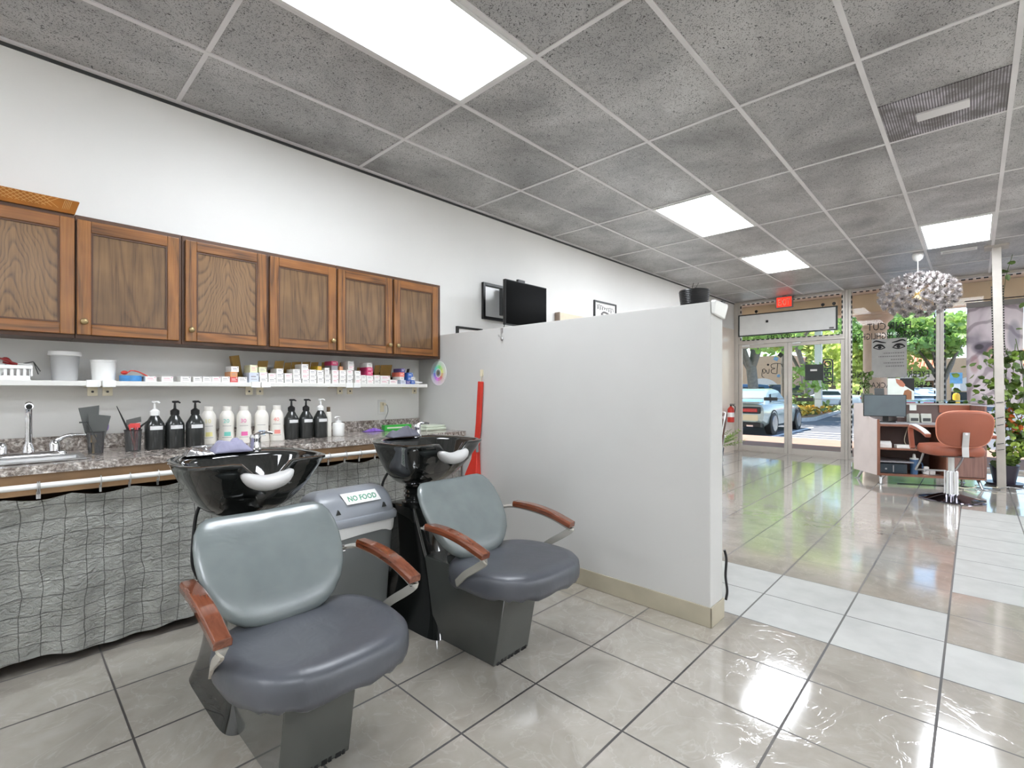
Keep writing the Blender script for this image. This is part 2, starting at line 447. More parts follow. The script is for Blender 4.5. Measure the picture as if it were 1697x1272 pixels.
# script letters B i g drawn as pen strokes
pen(mb, bez([(0,2.75,1.74),(0,2.755,1.62),(0,2.76,1.545)], 6) and [(2.75,1.735),(2.757,1.64),(2.762,1.545)], .006)
pen(mb, [(p.x, p.y) for p in bez([(2.66,1.665,0),(2.69,1.725,0),(2.78,1.742,0),(2.86,1.72,0),(2.855,1.66,0),(2.80,1.645,0),(2.86,1.615,0),(2.85,1.555,0),(2.77,1.54,0)], 8)], .006)
pen(mb, [(p.x, p.y) for p in bez([(2.90,1.635,0),(2.905,1.57,0),(2.93,1.55,0),(2.955,1.62,0)], 8)], .006)
pen(mb, [(p.x, p.y) for p in bez([(3.03,1.62,0),(2.985,1.64,0),(2.965,1.59,0),(3.0,1.555,0),(3.02,1.62,0),(3.03,1.50,0),(2.99,1.47,0)], 8)], .006)
mb.lathe([(.0,-.002),(.02,-.002),(.02,.002),(0,.002)], (10.3165, 2.92, 1.72), 14, 'x')
mb.build('lettering', 'black_print', d1)
mat('blue_sticker', (120,165,205), .5); mat('dark_sticker', (40,44,38), .5); mat('open_frame', (46,52,50), .4)
mb = MB(Matrix.Translation((10.316, 2.70, 1.90)) @ Matrix.Rotation(R(42), 4, 'X')); mb.box(-.002, .002, -.04, .04, -.04, .04); mb.build('sticker', 'dark_sticker', d1)
mb = MB(Matrix.Translation((10.316, 2.78, 1.83)) @ Matrix.Rotation(R(28), 4, 'X')); mb.box(-.002, .002, -.04, .04, -.035, .035); mb.build('sticker', 'blue_sticker', d1)
MB().lathe([(.0,-.002),(.03,-.002),(.03,.002),(0,.002)], (10.316, 2.735, 1.50), 16, 'x').build('sticker', 'blue_sticker', d1)

# OPEN sign hanging inside the right door, and the dark card beside it
t = thing('open_sign', 'upright sign reading OPEN in a dark rounded frame hung on the right glass door', 'sign', (10.29, 1.92, 1.345))
ring = sup(.085, .225, 6, 36); ring2 = sup(.066, .206, 6, 36)
mb = MB(); mb.loft([[(-.012, p[0], p[1]+.22) for p in ring], [(.012, p[0], p[1]+.22) for p in ring], [(.012, p[0], p[1]+.22) for p in ring2], [(-.012, p[0], p[1]+.22) for p in ring2], [(-.012, p[0], p[1]+.22) for p in ring]], False, False)
mb.build('frame', 'open_frame', t)
o = text('lettering', 'OPEN', .155, (0, -.05, .415), (0,0,-1), (0,1,0), 'open_frame', t, .006, world=False, bold=.004)
zs = [v.co.z for v in o.data.vertices]; k = .39/(max(zs)-min(zs))
for v in o.data.vertices: v.co.z = .415-(max(zs)-v.co.z)*k
mb = MB(); mb.tube([(0, 0, .44), (0, .10, .62), (0,.11,.72)], .002, 5); mb.build('cord', 'black_plastic', t)
t = thing('notice_card', 'dark grey-green notice card with a small white label on the right glass door', 'card', (10.31, 2.14, 1.405))
MB().box(-.002, .002, -.145, .145, 0, .29).build('card', 'open_frame', t)
MB().box(-.004, -.002, -.05, .06, .17, .205).build('label', 'paper', t)

# white sign board hung in front of the transom
t = thing('sign_board', 'long blank white sign board in a dark frame hung above the glass entrance doors', 'sign', (10.2, 2.6, 2.29))
MB().box(-.012, .012, -.82, .81, .02, .41).build('board', 'white_plastic', t, bevel=.002)
mb = MB(); mb.box(-.02, .018, -.845, -.82, 0, .43).box(-.02, .018, .81, .83, 0, .43).box(-.02, .018, -.82, .81, .41, .43).box(-.02, .018, -.82, .81, 0, .02)
mb.build('frame', 'open_frame', t)
for yy in (-.62, .5, -.79):
    mb = MB(); mb.lathe([(.001,-.02),(.022,-.02),(.03,0),(.012,.012),(.001,.02)], (0, yy, .475), 12, 'x'); mb.cyl((0, yy, .43), (0, yy, .48), .004); mb.build('hanger', 'black_plastic', t, smooth=40)
MB().box(-.014, -.012, .28, .325, .24, .285).build('sticker', 'dark_grey_plastic', t)
MB().box(-.014, -.012, -.79, -.72, .03, .06).build('sticker', 'grey_print', t)

# EXIT sign
emat('exit_glow', (232,52,38), 1.1)
t = thing('exit_sign', 'red lit EXIT sign hanging from the ceiling above the glass entrance doors', 'sign', (10.13, 2.585, 2.765))
MB().box(-.025, .025, -.145, .145, 0, .215).build('housing', 'grey_plastic', t, bevel=.006)
MB().box(-.029, -.025, -.125, .125, .02, .2).build('face', 'exit_glow', t)
o = text('lettering', 'EXIT', .17, (-.031, .105, .05), (0,-1,0), (0,0,1), 'cream_plastic', t, .001, world=False)
ya = max(v.co.y for v in o.data.vertices); yb = min(v.co.y for v in o.data.vertices)
for v in o.data.vertices: v.co.y = .1-(ya-v.co.y)*.2/(ya-yb)
mb = MB(); mb.box(-.03, .03, -.03, .03, .214, .232); mb.build('mount', 'grey_plastic', t)
# ------------------------------------------------------------------ wood
def oak(name, dark, mid, light, axis, ring=1.0):
    g = G(name); co = g.co()
    sc = {'z': (1, 1, .09), 'x': (.09, 1, 1)}[axis]
    v = g.mp(co, sc)
    big = g.noi(v, 5.5*ring, 2, .45, .3)
    rings = g.ma('FRACT', g.ma('MULTIPLY', big, 9.0))
    rr = g.ramp(rings, (0, 0), (.5, 1), (.92, .45), (1, 0))
    fine = g.noi(g.mp(co, (sc[0]*1.0, 1, sc[2]*.35) if axis == 'z' else (.03, 1, 1)), 150, 3, .6)
    pat = g.noi(co, 4, 3, .5)
    c = g.mix(rr, lin(dark), lin(mid)); c = g.mix(g.ma('MULTIPLY', g.rng(fine, .35, .7), .55), c, lin(light))
    c = g.mix(g.ma('MULTIPLY', g.rng(pat, .35, .7), .35), c, lin(dark), 'MULTIPLY')
    g.set(col=c, rough=.3, spec=.5); g.bump(fine, .08, .002); M[name] = g.m
def cathedral(name, dark, mid, light):
    g = G(name); co = g.co(); x, y, z = g.sep(co); n = g.noi(g.mp(co, (1, 1, .5)), 7, 3, .5); xx = g.ma('ADD', x, g.ma('MULTIPLY', g.ma('SUBTRACT', n, .5), .10))
    e = g.ma('POWER', 2.718, g.ma('MULTIPLY', g.ma('POWER', g.ma('ABSOLUTE', g.ma('DIVIDE', xx, .085)), 1.6), -1.0))
    val = g.ma('ADD', g.ma('MULTIPLY', z, 1.5), g.ma('SUBTRACT', g.ma('MULTIPLY', e, -1.25), g.ma('MULTIPLY', g.ma('ABSOLUTE', xx), 2.0)))
    rings = g.ma('FRACT', g.ma('MULTIPLY', val, 8.5)); rr = g.ramp(rings, (0, .1), (.25, .8), (.8, 1), (1, .1))
    fine = g.noi(g.mp(co, (1, 1, .04)), 150, 3, .6)
    c = g.mix(rr, lin(dark), lin(mid)); c = g.mix(g.ma('MULTIPLY', g.rng(fine, .35, .7), .5), c, lin(light))
    g.set(col=c, rough=.28, spec=.5); g.bump(fine, .08, .002); M[name] = g.m
cathedral('oak_panel', (60,40,22), (120,88,54), (146,112,73))
oak('oak_panel_plain', (84,60,37), (120,90,57), (140,107,70), 'z', 1.6)
oak('oak_stile', (76,44,19), (148,94,46), (178,124,66), 'z', .9)
oak('oak_rail', (74,43,19), (144,90,44), (172,118,62), 'x', .9)
mat('cabinet_dark', (84,54,34), .45, var=.12, vs=9)

def cabinet(x0, x1, doors, label):
    ZB, ZT = 1.489, 2.104; YF = 3.24
    t = thing('wall_cabinet', label, 'cabinet', ((x0+x1)/2, 3.547, ZB), group='oak wall cabinets')
    MB().box(x0, x1, YF+.02, 3.546, ZB+.004, ZT).build('carcass', 'cabinet_dark', t, True)
    mb = MB(); mb.box(x0, x1, YF, YF+.02, ZT-.03, ZT).box(x0, x1, YF, YF+.02, ZB, ZB+.03)
    ed = [x0]+[d[0] for d in doors]+[d[1] for d in doors]+[x1]
    cuts = sorted(set([x0, x1]+[d[0]+.012 for d in doors]+[d[1]-.012 for d in doors]))
    mb.box(x0, doors[0][0]+.012, YF, YF+.02, ZB+.03, ZT-.03).box(doors[-1][1]-.012, x1, YF, YF+.02, ZB+.03, ZT-.03)
    for a, b in zip(doors[:-1], doors[1:]): mb.box(a[1]-.012, b[0]+.012, YF, YF+.02, ZB+.03, ZT-.03)
    mb.build('face_frame', 'cabinet_dark', t, True, bevel=.002)
    for (a, b, knob, pm) in doors:
        z0, z1, y0, y1 = 1.507, 2.08, 3.219, 3.2395; s = .054
        mb = MB(); mb.box(a, a+s, y0, y1, z0, z1).box(b-s, b, y0, y1, z0, z1)
        mb.cur = 1; mb.box(a+s, b-s, y0+.0005, y1, z0, z0+s).box(a+s, b-s, y0+.0005, y1, z1-s-.004, z1)
        d = mb.build('door', ['oak_stile', 'oak_rail'], t, True, bevel=.004, seg=3)
        m2 = MB(); m2.box(a+s-.002, b-s+.002, y0+.010, y0+.016, z0+s-.002, z1-s)
        p = m2.build('panel', pm, d, True); cc = Vector(((a+b)/2, y0, (z0+z1)/2))-wloc(d)
        for v in p.data.vertices: v.co -= cc
        p.location = cc
        mm = MB(); i = .008
        for (u0, u1, w0, w1) in ((a+s, a+s+i, z0+s, z1-s), (b-s-i, b-s, z0+s, z1-s), (a+s+i, b-s-i, z0+s, z0+s+i), (a+s+i, b-s-i, z1-s-i-.004, z1-s-.004)):
            mm.box(u0, u1, y0+.005, y0+.0105, w0, w1)
        mm.build('moulding', 'cabinet_dark', d, True)
        kx = a+.026 if knob == 'l' else b-.026
        k = MB(); k.lathe([(.006,0),(.006,.008),(.014,.013),(.016,.02),(.012,.026),(.001,.028)], (kx, y0, z0+.065), 14, 'y'); 
        for v in k.v: v.y = 2*y0-v.y if v.y > y0 else v.y
        k.build('knob', 'brass', d, True, smooth=50)
    return t
cabinet(-.62, .247, [(-.60, -.188, 'r', 'oak_panel'), (-.18, .246, 'l', 'oak_panel')], 'oak wall cabinet at the far left edge under the leaning carved tray')
cabinet(.249, .696, [(.254, .681, 'l', 'oak_panel_plain')], 'single-door oak wall cabinet right of the one with the carved tray on top')
cabinet(.698, 1.61, [(.712, 1.144, 'l', 'oak_panel'), (1.165, 1.603, 'r', 'oak_panel_plain')], 'double-door oak wall cabinet in the middle, with bold arched grain on its left door')
cabinet(1.612, 2.527, [(1.618, 2.053, 'r', 'oak_panel_plain'), (2.072, 2.491, 'l', 'oak_panel_plain')], 'double-door oak wall cabinet against the grey partition wall')

# carved tray leaning on top of the left cabinet, and a white rod
mat('carved_wood', (172,108,42), .45, var=.12, vs=12)
mat('carved_light', (214,168,104), .5)
t = thing('carved_tray', 'orange-brown carved wooden tray with lattice pattern lying on the left cabinet', 'tray', (-.1, 3.23, 2.104))
mb = MB(); mb.add([(-.45,0,0),(.345,0,0),(.36,-.035,.052),(-.45,-.035,.052),(-.45,.25,0),(.345,.25,0),(.36,.27,.052),(-.45,.27,.052)], [(0,1,2,3),(5,4,7,6),(1,5,6,2),(4,0,3,7),(0,4,5,1)])
mb.build('tray', 'carved_wood', t, solid=.008)
mb = MB()
def tp(x, u): return (x, -.006-.035*u, .005+.048*u)
for k in range(9):
    for dx in (.06, -.06):
        x0 = .05+k*.022+(.06 if dx < 0 else 0); mb.tube([tp(x0, .15), tp(x0+dx, .95)], .0012, 4)
for k in range(5): mb.tube([tp(.30+k*.006, .12), tp(.31+k*.006, .9)], .0012, 4)
mb.build('lattice', 'carved_light', t)
t = thing('white_rod', 'thin white rod lying on top of the middle wall cabinet', 'rod', (1.0, 3.27, 2.104))
MB().cyl((-.1,0,.006),(.16,.05,.006),.006).build('rod', 'white_plastic', t)

# ------------------------------------------------------------------ shelf boards and brackets
mat('shelf_white', (226,225,220), .45, var=.03)
def shelf(x0, x1, br, label, clips):
    t = thing('wall_shelf', label, 'shelf', ((x0+x1)/2, 3.546, 1.252), group='white wall shelf boards')
    MB().box(x0, x1, 3.297, 3.546, 1.252, 1.2785).build('board', 'shelf_white', t, True, bevel=.003)
    for c in clips: MB().box(c, c+.055, 3.293, 3.3065, 1.246, 1.283).build('end_clip', 'white_plastic', t, True, bevel=.003)
    for b in br:
        mb = MB(); mb.box(b-.021, b+.021, 3.395, 3.402, 1.200, 1.252).box(b-.021, b+.021, 3.40, 3.546, 1.245, 1.252)
        mb.build('bracket', 'cream_plastic', t, True)
        MB().lathe([(.006,0),(.006,.003),(.001,.004)], (b, 3.392, 1.222), 10, 'y').build('screw', 'dark_grey_plastic', t, True)
shelf(-.6, .356, [.33], 'leftmost white wall shelf board holding the slotted basket', [.296])
shelf(.358, 1.137, [.392, 1.10], 'white wall shelf board holding the white tub and flat blue roll', [.36, 1.08])
shelf(1.139, 1.773, [1.165, 1.72], 'white wall shelf board crowded with stacked hair colour boxes', [1.141, 1.716])
shelf(1.775, 2.44, [1.80, 2.38], 'rightmost white wall shelf board holding the blue boxes and pink boxes', [1.777])
ZS = 1.2787
# hair colour boxes
mat('box_white', (238,236,232), .45, var=.02); mat('box_pink', (205,60,110), .45); mat('box_red', (212,92,92), .45); mat('box_orange', (214,150,100), .5)
mat('box_yellow', (226,226,190), .5); mat('box_bluewhite', (205,212,226), .45); mat('box_gold', (214,178,46), .5); mat('box_print', (150,146,150), .5); mat('box_purple', (92,84,150), .45); mat('box_blue', (64,108,186), .45); mat('box_salmon', (226,120,104), .45); mat('print_pink', (228,150,170), .5); mat('carton_black', (20,18,18), .5)
KM = {'w': ('box_white', 'white'), 'r': ('box_red', 'red'), 'o': ('box_orange', 'orange'), 'y': ('box_yellow', 'pale yellow'), 'b': ('box_bluewhite', 'pale blue'), 'Y': ('box_gold', 'gold'), 'p': ('box_pink', 'pink'), 'g': ('box_print', 'grey printed'), 'v': ('box_purple', 'purple'), 'u': ('box_blue', 'blue'), 'R': ('box_salmon', 'salmon red')}
BOX = [(0.542,0.592,1.274,1.307,'w'),(0.616,0.672,1.277,1.308,'w'),(0.706,0.758,1.278,1.31,'w'),(0.768,0.814,1.279,1.31,'w'),(0.816,0.863,1.279,1.311,'w'),(0.864,0.913,1.28,1.312,'w'),(0.915,0.962,1.28,1.313,'w'),(0.963,1.005,1.281,1.311,'r'),(1.006,1.059,1.281,1.312,'w'),(0.97,1.013,1.342,1.376,'w'),(0.963,1.004,1.31,1.342,'o'),(1.075,1.12,1.341,1.389,'y'),(1.07,1.127,1.28,1.341,'b'),(1.128,1.175,1.344,1.377,'y'),(1.131,1.181,1.314,1.345,'w'),(1.133,1.181,1.281,1.314,'w'),(1.185,1.233,1.311,1.34,'w'),(1.185,1.234,1.277,1.311,'w'),(1.235,1.281,1.309,1.345,'w'),(1.235,1.283,1.278,1.309,'w'),(1.237,1.281,1.345,1.372,'w'),(1.288,1.338,1.308,1.342,'w'),(1.288,1.338,1.276,1.308,'w'),(1.342,1.388,1.341,1.371,'w'),(1.342,1.393,1.309,1.341,'w'),(1.344,1.397,1.277,1.309,'w'),(1.399,1.447,1.373,1.406,'w'),(1.399,1.45,1.338,1.373,'w'),(1.399,1.452,1.308,1.339,'w'),(1.404,1.452,1.28,1.308,'w'),(1.454,1.501,1.338,1.371,'w'),(1.454,1.503,1.309,1.338,'w'),(1.454,1.503,1.28,1.309,'w'),(1.51,1.54,1.374,1.396,'Y'),(1.508,1.556,1.325,1.37,'w'),(1.51,1.556,1.281,1.325,'w'),(1.561,1.596,1.344,1.387,'w'),(1.561,1.607,1.313,1.344,'w'),(1.563,1.607,1.279,1.313,'w'),(1.61,1.66,1.405,1.435,'p'),(1.612,1.66,1.372,1.405,'g'),(1.614,1.664,1.342,1.373,'w'),(1.616,1.664,1.312,1.342,'w'),(1.617,1.664,1.279,1.312,'w'),(1.672,1.70,1.376,1.399,'o'),(1.672,1.722,1.341,1.374,'w'),(1.672,1.719,1.31,1.341,'w'),(1.672,1.719,1.279,1.31,'w'),(1.735,1.782,1.413,1.441,'w'),(1.736,1.784,1.379,1.413,'w'),(1.73,1.777,1.347,1.379,'w'),(1.73,1.777,1.315,1.347,'w'),(1.73,1.772,1.28,1.314,'w'),(1.79,1.837,1.343,1.372,'w'),(1.791,1.84,1.312,1.344,'w'),(1.793,1.84,1.28,1.312,'w'),(1.843,1.884,1.31,1.342,'w'),(1.843,1.887,1.281,1.31,'w'),(1.89,1.934,1.406,1.44,'w'),(1.89,1.94,1.375,1.404,'p'),(1.89,1.94,1.342,1.375,'p'),(1.889,1.942,1.311,1.34,'w'),(1.89,1.946,1.281,1.311,'w'),(1.95,1.997,1.312,1.344,'w'),(1.949,1.997,1.282,1.312,'w'),(2.004,2.09,1.312,1.343,'w'),(2.001,2.076,1.282,1.31,'w'),(2.08,2.154,1.283,1.311,'w'),(2.187,2.226,1.373,1.403,'v'),(2.25,2.294,1.374,1.405,'u'),(2.253,2.305,1.339,1.373,'u'),(2.175,2.222,1.337,1.372,'R'),(2.177,2.216,1.312,1.335,'w'),(2.284,2.322,1.311,1.337,'w'),(2.183,2.233,1.282,1.31,'b'),(2.237,2.277,1.282,1.307,'v'),(2.282,2.322,1.282,1.31,'u')]
ORD = 'first second third fourth fifth sixth seventh eighth ninth tenth eleventh twelfth thirteenth fourteenth fifteenth sixteenth seventeenth eighteenth nineteenth twentieth twenty-first twenty-second twenty-third twenty-fourth twenty-fifth twenty-sixth twenty-seventh twenty-eighth twenty-ninth thirtieth thirty-first thirty-second thirty-third'.split()
stacks = []
for b in sorted(BOX, key=lambda b: b[2]):
    cx = (b[0]+b[1])/2
    s = None
    for q in stacks:
        if q[0][0]-.004 < cx < q[0][1]+.004 and b[2] > q[-1][3]-.012: s = q
    if s: s.append(b)
    else: stacks.append([b])
stacks.sort(key=lambda q: q[0][0])
for si, q in enumerate(stacks):
    z = ZS
    for li, b in enumerate(q):
        x0, x1 = b[0]+.0008, b[1]-.0008; h = max(.026, b[3]-b[2]-.0004); dep = .11
        if li == 0: h = max(.027, b[3]-ZS-.0002)
        nm, cn = KM[b[4]]
        if len(q) == 1: lab = f'{cn} hair colour box lying alone, {ORD[si]} along the shelf from the left'
        else:
            lv = ('bottom' if li == 0 else 'top' if li == len(q)-1 else ('middle' if len(q) == 3 else ORD[li]+' up'))
            lab = f'{cn} hair colour box, {lv} of the stack standing {ORD[si]} from the left'
        y0 = 3.303+rnd.uniform(0, .006)
        mb = MB(); mb.box(x0, x1, y0, y0+dep, z, z+h); mb.cur = 1
        pw = x1-x0
        if b[4] != 'g':
            mb.box(x0+pw*.18, x1-pw*.3, y0-.0006, y0, z+h*.55, z+h*.66).box(x0+pw*.18, x1-pw*.18, y0-.0006, y0, z+h*.3, z+h*.36)
            mb.box(x1-pw*.2, x1-pw*.08, y0-.0006, y0, z+h*.7, z+h*.88)
        pr = 'box_white' if b[4] in 'rpvuR' else ('print_pink' if rnd.random() < .3 else 'box_print')
        o = mb.build('hair_colour_box', [nm, pr], loc=((x0+x1)/2, y0+dep/2, z))
        tag(o, lab, 'box', 'hair colour boxes on the wall shelf')
        z += h+.0004
CART = [(1.155,1.221,1.426,'t'),(1.262,1.325,1.43,'t'),(1.327,1.373,1.421,'t'),(1.375,1.441,1.428,'t'),(1.448,1.506,1.431,'t'),(1.509,1.565,1.431,'t'),(1.588,1.624,1.434,'t'),(1.724,1.783,1.438,'t'),(1.865,1.952,1.406,'t'),(2.017,2.067,1.428,'t'),(2.07,2.174,1.433,'t'),(2.181,2.252,1.371,'k'),(2.314,2.342,1.408,'k')]
for i, (x0, x1, z1, k) in enumerate(CART):
    x0 += .001; x1 -= .001
    mb = MB(); a, b, y0, y1 = x0, x1, 3.425, 3.53; zl = ZS+(z1-ZS)*.6; w = .003
    mb.box(a, b, y0, y1, ZS, ZS+w).box(a, a+w, y0, y1, ZS, zl).box(b-w, b, y0, y1, ZS, zl).box(a+w, b-w, y1-w, y1, ZS, zl)
    mb.add([(a, y0, ZS), (b, y0, ZS), (b, y0, zl), (a, y0, zl), (a, y0+w, ZS), (b, y0+w, ZS), (b, y0+w, zl), (a, y0+w, zl)], [(0,1,2,3),(5,4,7,6),(0,4,5,1),(3,2,6,7),(0,3,7,4),(1,5,6,2)])
    mb.add([(a, y0, zl), (b, y0, zl), (b+.003, y0-.012, z1), (a+.004, y0-.012, z1-.004), (a, y0+w, zl), (b, y0+w, zl), (b+.003, y0-.012+w, z1), (a+.004, y0-.012+w, z1-.004)], [(0,1,2,3),(5,4,7,6),(3,2,6,7),(0,3,7,4),(1,5,6,2),(0,4,5,1)])
    o = mb.build('open_carton', 'cardboard' if k == 't' else 'carton_black', loc=((x0+x1)/2, 3.48, ZS))
    tag(o, f'{"brown cardboard" if k == "t" else "black"} carton with raised flap behind the boxes, {ORD[i] if k == "t" else ("first black one" if i == 11 else "second black one")} from the left', 'carton', 'open cartons at the back of the shelf')
# leaning carton flap, small bottle and tube
t = thing('carton_sleeve', 'tall brown carton sleeve leaning over the boxes left of the others', 'carton', (1.055, 3.46, ZS))
mb = MB(Matrix.Rotation(R(-9), 4, 'Y')); mb.box(-.02, .026, -.02, .02, 0.004, .175); mb.build('sleeve', 'cardboard', t)
mat('amber', (120,70,44), .2)
t = thing('small_bottle', 'small brown bottle standing between the boxes below the leaning carton', 'bottle', (1.028, 3.43, ZS))
mb = MB(); mb.lathe([(.0,0),(.012,0),(.013,.004),(.013,.045),(.007,.052),(.007,.058),(.001,.058)], n=14); mb.build('body', 'amber', t, smooth=50)
MB().lathe([(.0085,.057),(.0085,.075),(.001,.076)], n=14).build('cap', 'white_plastic', t, smooth=50)
t = thing('tube', 'white tube lying at the right end of the shelf with a dark cap', 'tube', (2.375, 3.36, ZS))
mb = MB(); mb.loft([sup(.02,.004,3,16), sup(.016,.010,2,16,z=.03), sup(.013,.013,2,16,z=.07)]); 
for v in mb.v: v.x, v.y, v.z = -v.z+.045, v.x, v.y+.014
mb.build('body', 'white_plastic', t, smooth=40)
mb = MB(); mb.cyl((-.025,0,.014),(-.042,0,.014),.013); mb.build('cap', 'black_plastic', t, smooth=40)

# slotted basket with clip, comb; bucket; tub; blue roll with strap
t = thing('slotted_basket', 'white slotted plastic basket on the left end of the shelf', 'basket', (-.045, 3.37, ZS))
mb = MB()
x0, x1, y0, y1, h = -.14, .14, -.055, .055, .072
mb.box(x0, x1, y0, y1, 0, .004)
for (yy, s) in ((y0, 1), (y1, -1)):
    n = 13
    mb.box(x0, x1, min(yy, yy+s*.004), max(yy, yy+s*.004), .004, .022).box(x0-.006, x1+.006, yy-.005, yy+.005, .055, h)
    for k in range(n+1):
        xx = x0+(x1-x0)*k/n; mb.box(xx-.006, xx+.006, min(yy, yy+s*.004), max(yy, yy+s*.004), .02, .057)
for (xx, s) in ((x0, 1), (x1, -1)):
    mb.box(min(xx, xx+s*.004), max(xx, xx+s*.004), y0, y1, .004, h-.001)
mb.build('basket', 'white_plastic', t, bevel=.001)
mat('dull_red', (150,40,40), .35)
t = thing('hair_clip', 'dark red hair clip lying on the rim of the slotted basket', 'clip', (.02, 3.36, ZS+.074))
mb = MB(); mb.tube(bez([(-.035,0,.03),(-.01,0,.026),(.01,0,.012),(.03,0,.004)], 4), [.004]*3+[.009,.011,.011,.009,.007]+[.005]*5, 8); mb.tube(bez([(-.02,.004,.012),(0,.004,.006),(.03,.004,.001)],4), .004, 6); mb.build('jaw', 'dull_red', t, smooth=50)
MB().tube([(.028,0,.006),(.075,0,.003)], .004, 6).build('handle', 'white_plastic', t)
t = thing('hair_tongs', 'pair of thin dark sticks hanging over the right end of the slotted basket', 'tongs', (.10, 3.36, ZS))
mb = MB(); mb.tube([(.005,0,.092),(.022,-.003,.03)], .002, 5).tube([(.005,.003,.092),(.03,0,.045)], .002, 5).tube([(.005,0,.092),(-.03,.0,.082)], .0025, 5); mb.build('sticks', 'dark_grey_plastic', t)
t = thing('round_brush', 'white round scrubber standing in the slotted basket at the far left', 'scrubber', (-.04, 3.385, ZS+.006))
mb = MB(); mb.lathe([(.001,-.01),(.05,-.01),(.055,0),(.05,.01),(.001,.01)], (0,0,.058), 24, 'y'); mb.build('disc', 'white_plastic', t, smooth=40)

t = thing('clear_bucket', 'clear plastic bucket with a white lid on the wall shelf', 'bucket', (.222, 3.40, ZS))
mb = MB(); mb.lathe([(.001,.001),(.050,.001),(.058,.135),(.0565,.135),(.0485,.003),(.001,.003)], n=32); mb.build('body', 'clear_plastic', t, smooth=40)
mb = MB(); mb.lathe([(.0493,.003),(.0505,.025),(.001,.025)], n=32, cap0=True); mb.build('contents', 'white_plastic', t, smooth=40)
mb = MB(); mb.lathe([(.001,.128),(.063,.128),(.066,.132),(.064,.15),(.058,.153),(.001,.153)], n=32); mb.build('lid', 'white_plastic', t, smooth=40)
mb = MB(); mb.lathe([(.0507,.012),(.0545,.06)], n=32, cap0=False, cap1=False); mb.v = mb.v
t = thing('white_tub', 'plain white plastic tub right of the clear bucket', 'tub', (.374, 3.385, ZS))
mb = MB(); mb.lathe([(.001,.001),(.048,.001),(.055,.10),(.057,.102),(.057,.112),(.053,.112),(.052,.10),(.046,.004),(.001,.004)], n=32); mb.build('body', 'white_plastic', t, smooth=40)
mat('tape_blue', (70,140,200), .3, var=.15, vs=30)
t = thing('blue_roll', 'flat blue roll lying on the wall shelf under a red strap', 'roll', (.487, 3.37, ZS))
mb = MB(); mb.lathe([(.02,.0005),(.05,.0005),(.05,.032),(.02,.032),(.02,.0005)], n=32, cap0=False, cap1=False); mb.build('roll', 'tape_blue', t, smooth=40)
t = thing('red_strap', 'twisted red strap draped over the flat blue roll', 'strap', (.487, 3.35, ZS+.033))
mb = MB(); mb.tube(bez([(-.035,0,.012),(-.015,0,.016),(.0,0,.026),(.03,.0,.02),(.06,0,.004),(.08,0,-.01)],5), .006, flat=(.016,.005)); mb.sph((-.03,0,.014),(.016,.012,.011),10,6); mb.build('strap', 'red_plastic', t, smooth=50)

# ------------------------------------------------------------------ countertop, curtain, sink
g = G('granite'); co = g.co()
n1 = g.noi(g.mp(co, (1,1,1), (0,0,.5)), 16, 6, .65, 1.8); n2 = g.noi(co, 70, 4, .7)
c = g.ramp(n1, (.33, lin((96,86,80))), (.44, lin((168,158,150))), (.55, lin((205,196,188))), (.62, lin((236,231,224))), (.72, lin((150,138,128))))
c = g.mix(g.ramp(n2, (.42, .7), (.6, 0)), c, lin((72,60,54)))
g.set(col=c, rough=.14, spec=.5); M['granite'] = g.m
mat('apron_wood', (150,118,84), .5, var=.1, vs=8)
CT = .907; YFc = 2.912
t = thing('countertop', 'long brown granite-look counter with backsplash along the left wall', 'counter', (.6, 3.2, 0))
mb = MB(); X0, X1 = -1.5, 2.528
SK = (-.48, .262, 3.03, 3.28)
mb.box(X0, SK[0], YFc, 3.546, CT-.036, CT).box(SK[1], X1, YFc, 3.546, CT-.036, CT).box(SK[0], SK[1], YFc, SK[2], CT-.036, CT).box(SK[0], SK[1], SK[3], 3.546, CT-.036, CT)
mb.build('worktop', 'granite', t, True)
MB().box(X0, X1, 3.526, 3.546, CT, .985).build('backsplash', 'granite', t, True, bevel=.003)
MB().box(X0, X1, YFc+.02, YFc+.04, .78, CT-.036).build('apron', 'apron_wood', t, True)
for xx in (X0+.01, 2.50): MB().box(xx-.01, xx+.01, YFc+.04, 3.54, 0, CT-.036).build('side_panel', 'apron_wood', t, True)
MB().box(X0+.02, 2.49, 3.42, 3.44, 0, CT-.036).build('back_panel', 'cabinet_dark', t, True)

t = thing('sink', 'stainless steel drop-in double sink set in the counter at the left edge', 'sink', ((SK[0]+SK[1])/2, 3.15, CT))
mb = MB(); x0, x1, y0, y1 = SK[0]-.012, SK[1]+.012, SK[2]-.02, SK[3]+.012; zz = CT+.001; r = .05
mb.box(x0, x1, y0, SK[2]+.012, zz, zz+.007).box(x0, x1, SK[3]-.075, y1, zz, zz+.007).box(x0, SK[0]+.012, SK[2]+.012, SK[3]-.075, zz, zz+.007).box(SK[1]-.012, x1, SK[2]+.012, SK[3]-.075, zz, zz+.007).box(-.125, -.095, SK[2]+.012, SK[3]-.075, zz, zz+.007)
mb.build('rim', 'steel', t, True, bevel=.004)
for (a, b) in ((SK[0]+.012, -.125), (-.095, SK[1]-.012)):
    mb = MB(); c0, c1, d0, d1, zb = a, b, SK[2]+.012, SK[3]-.075, CT-.15
    def ring(s, z): return [(c0+s, d0+s, z), (c1-s, d0+s, z), (c1-s, d1-s, z), (c0+s, d1-s, z)]
    mb.loft([ring(0, zz+.002), ring(.015, zb+.03), ring(.04, zb)], False, True); mb.build('basin', 'steel', t, True, smooth=30)
t = thing('sink_faucet', 'chrome two-handle faucet with upright spout standing behind the left sink', 'faucet', (.085, 3.25, CT+.009))
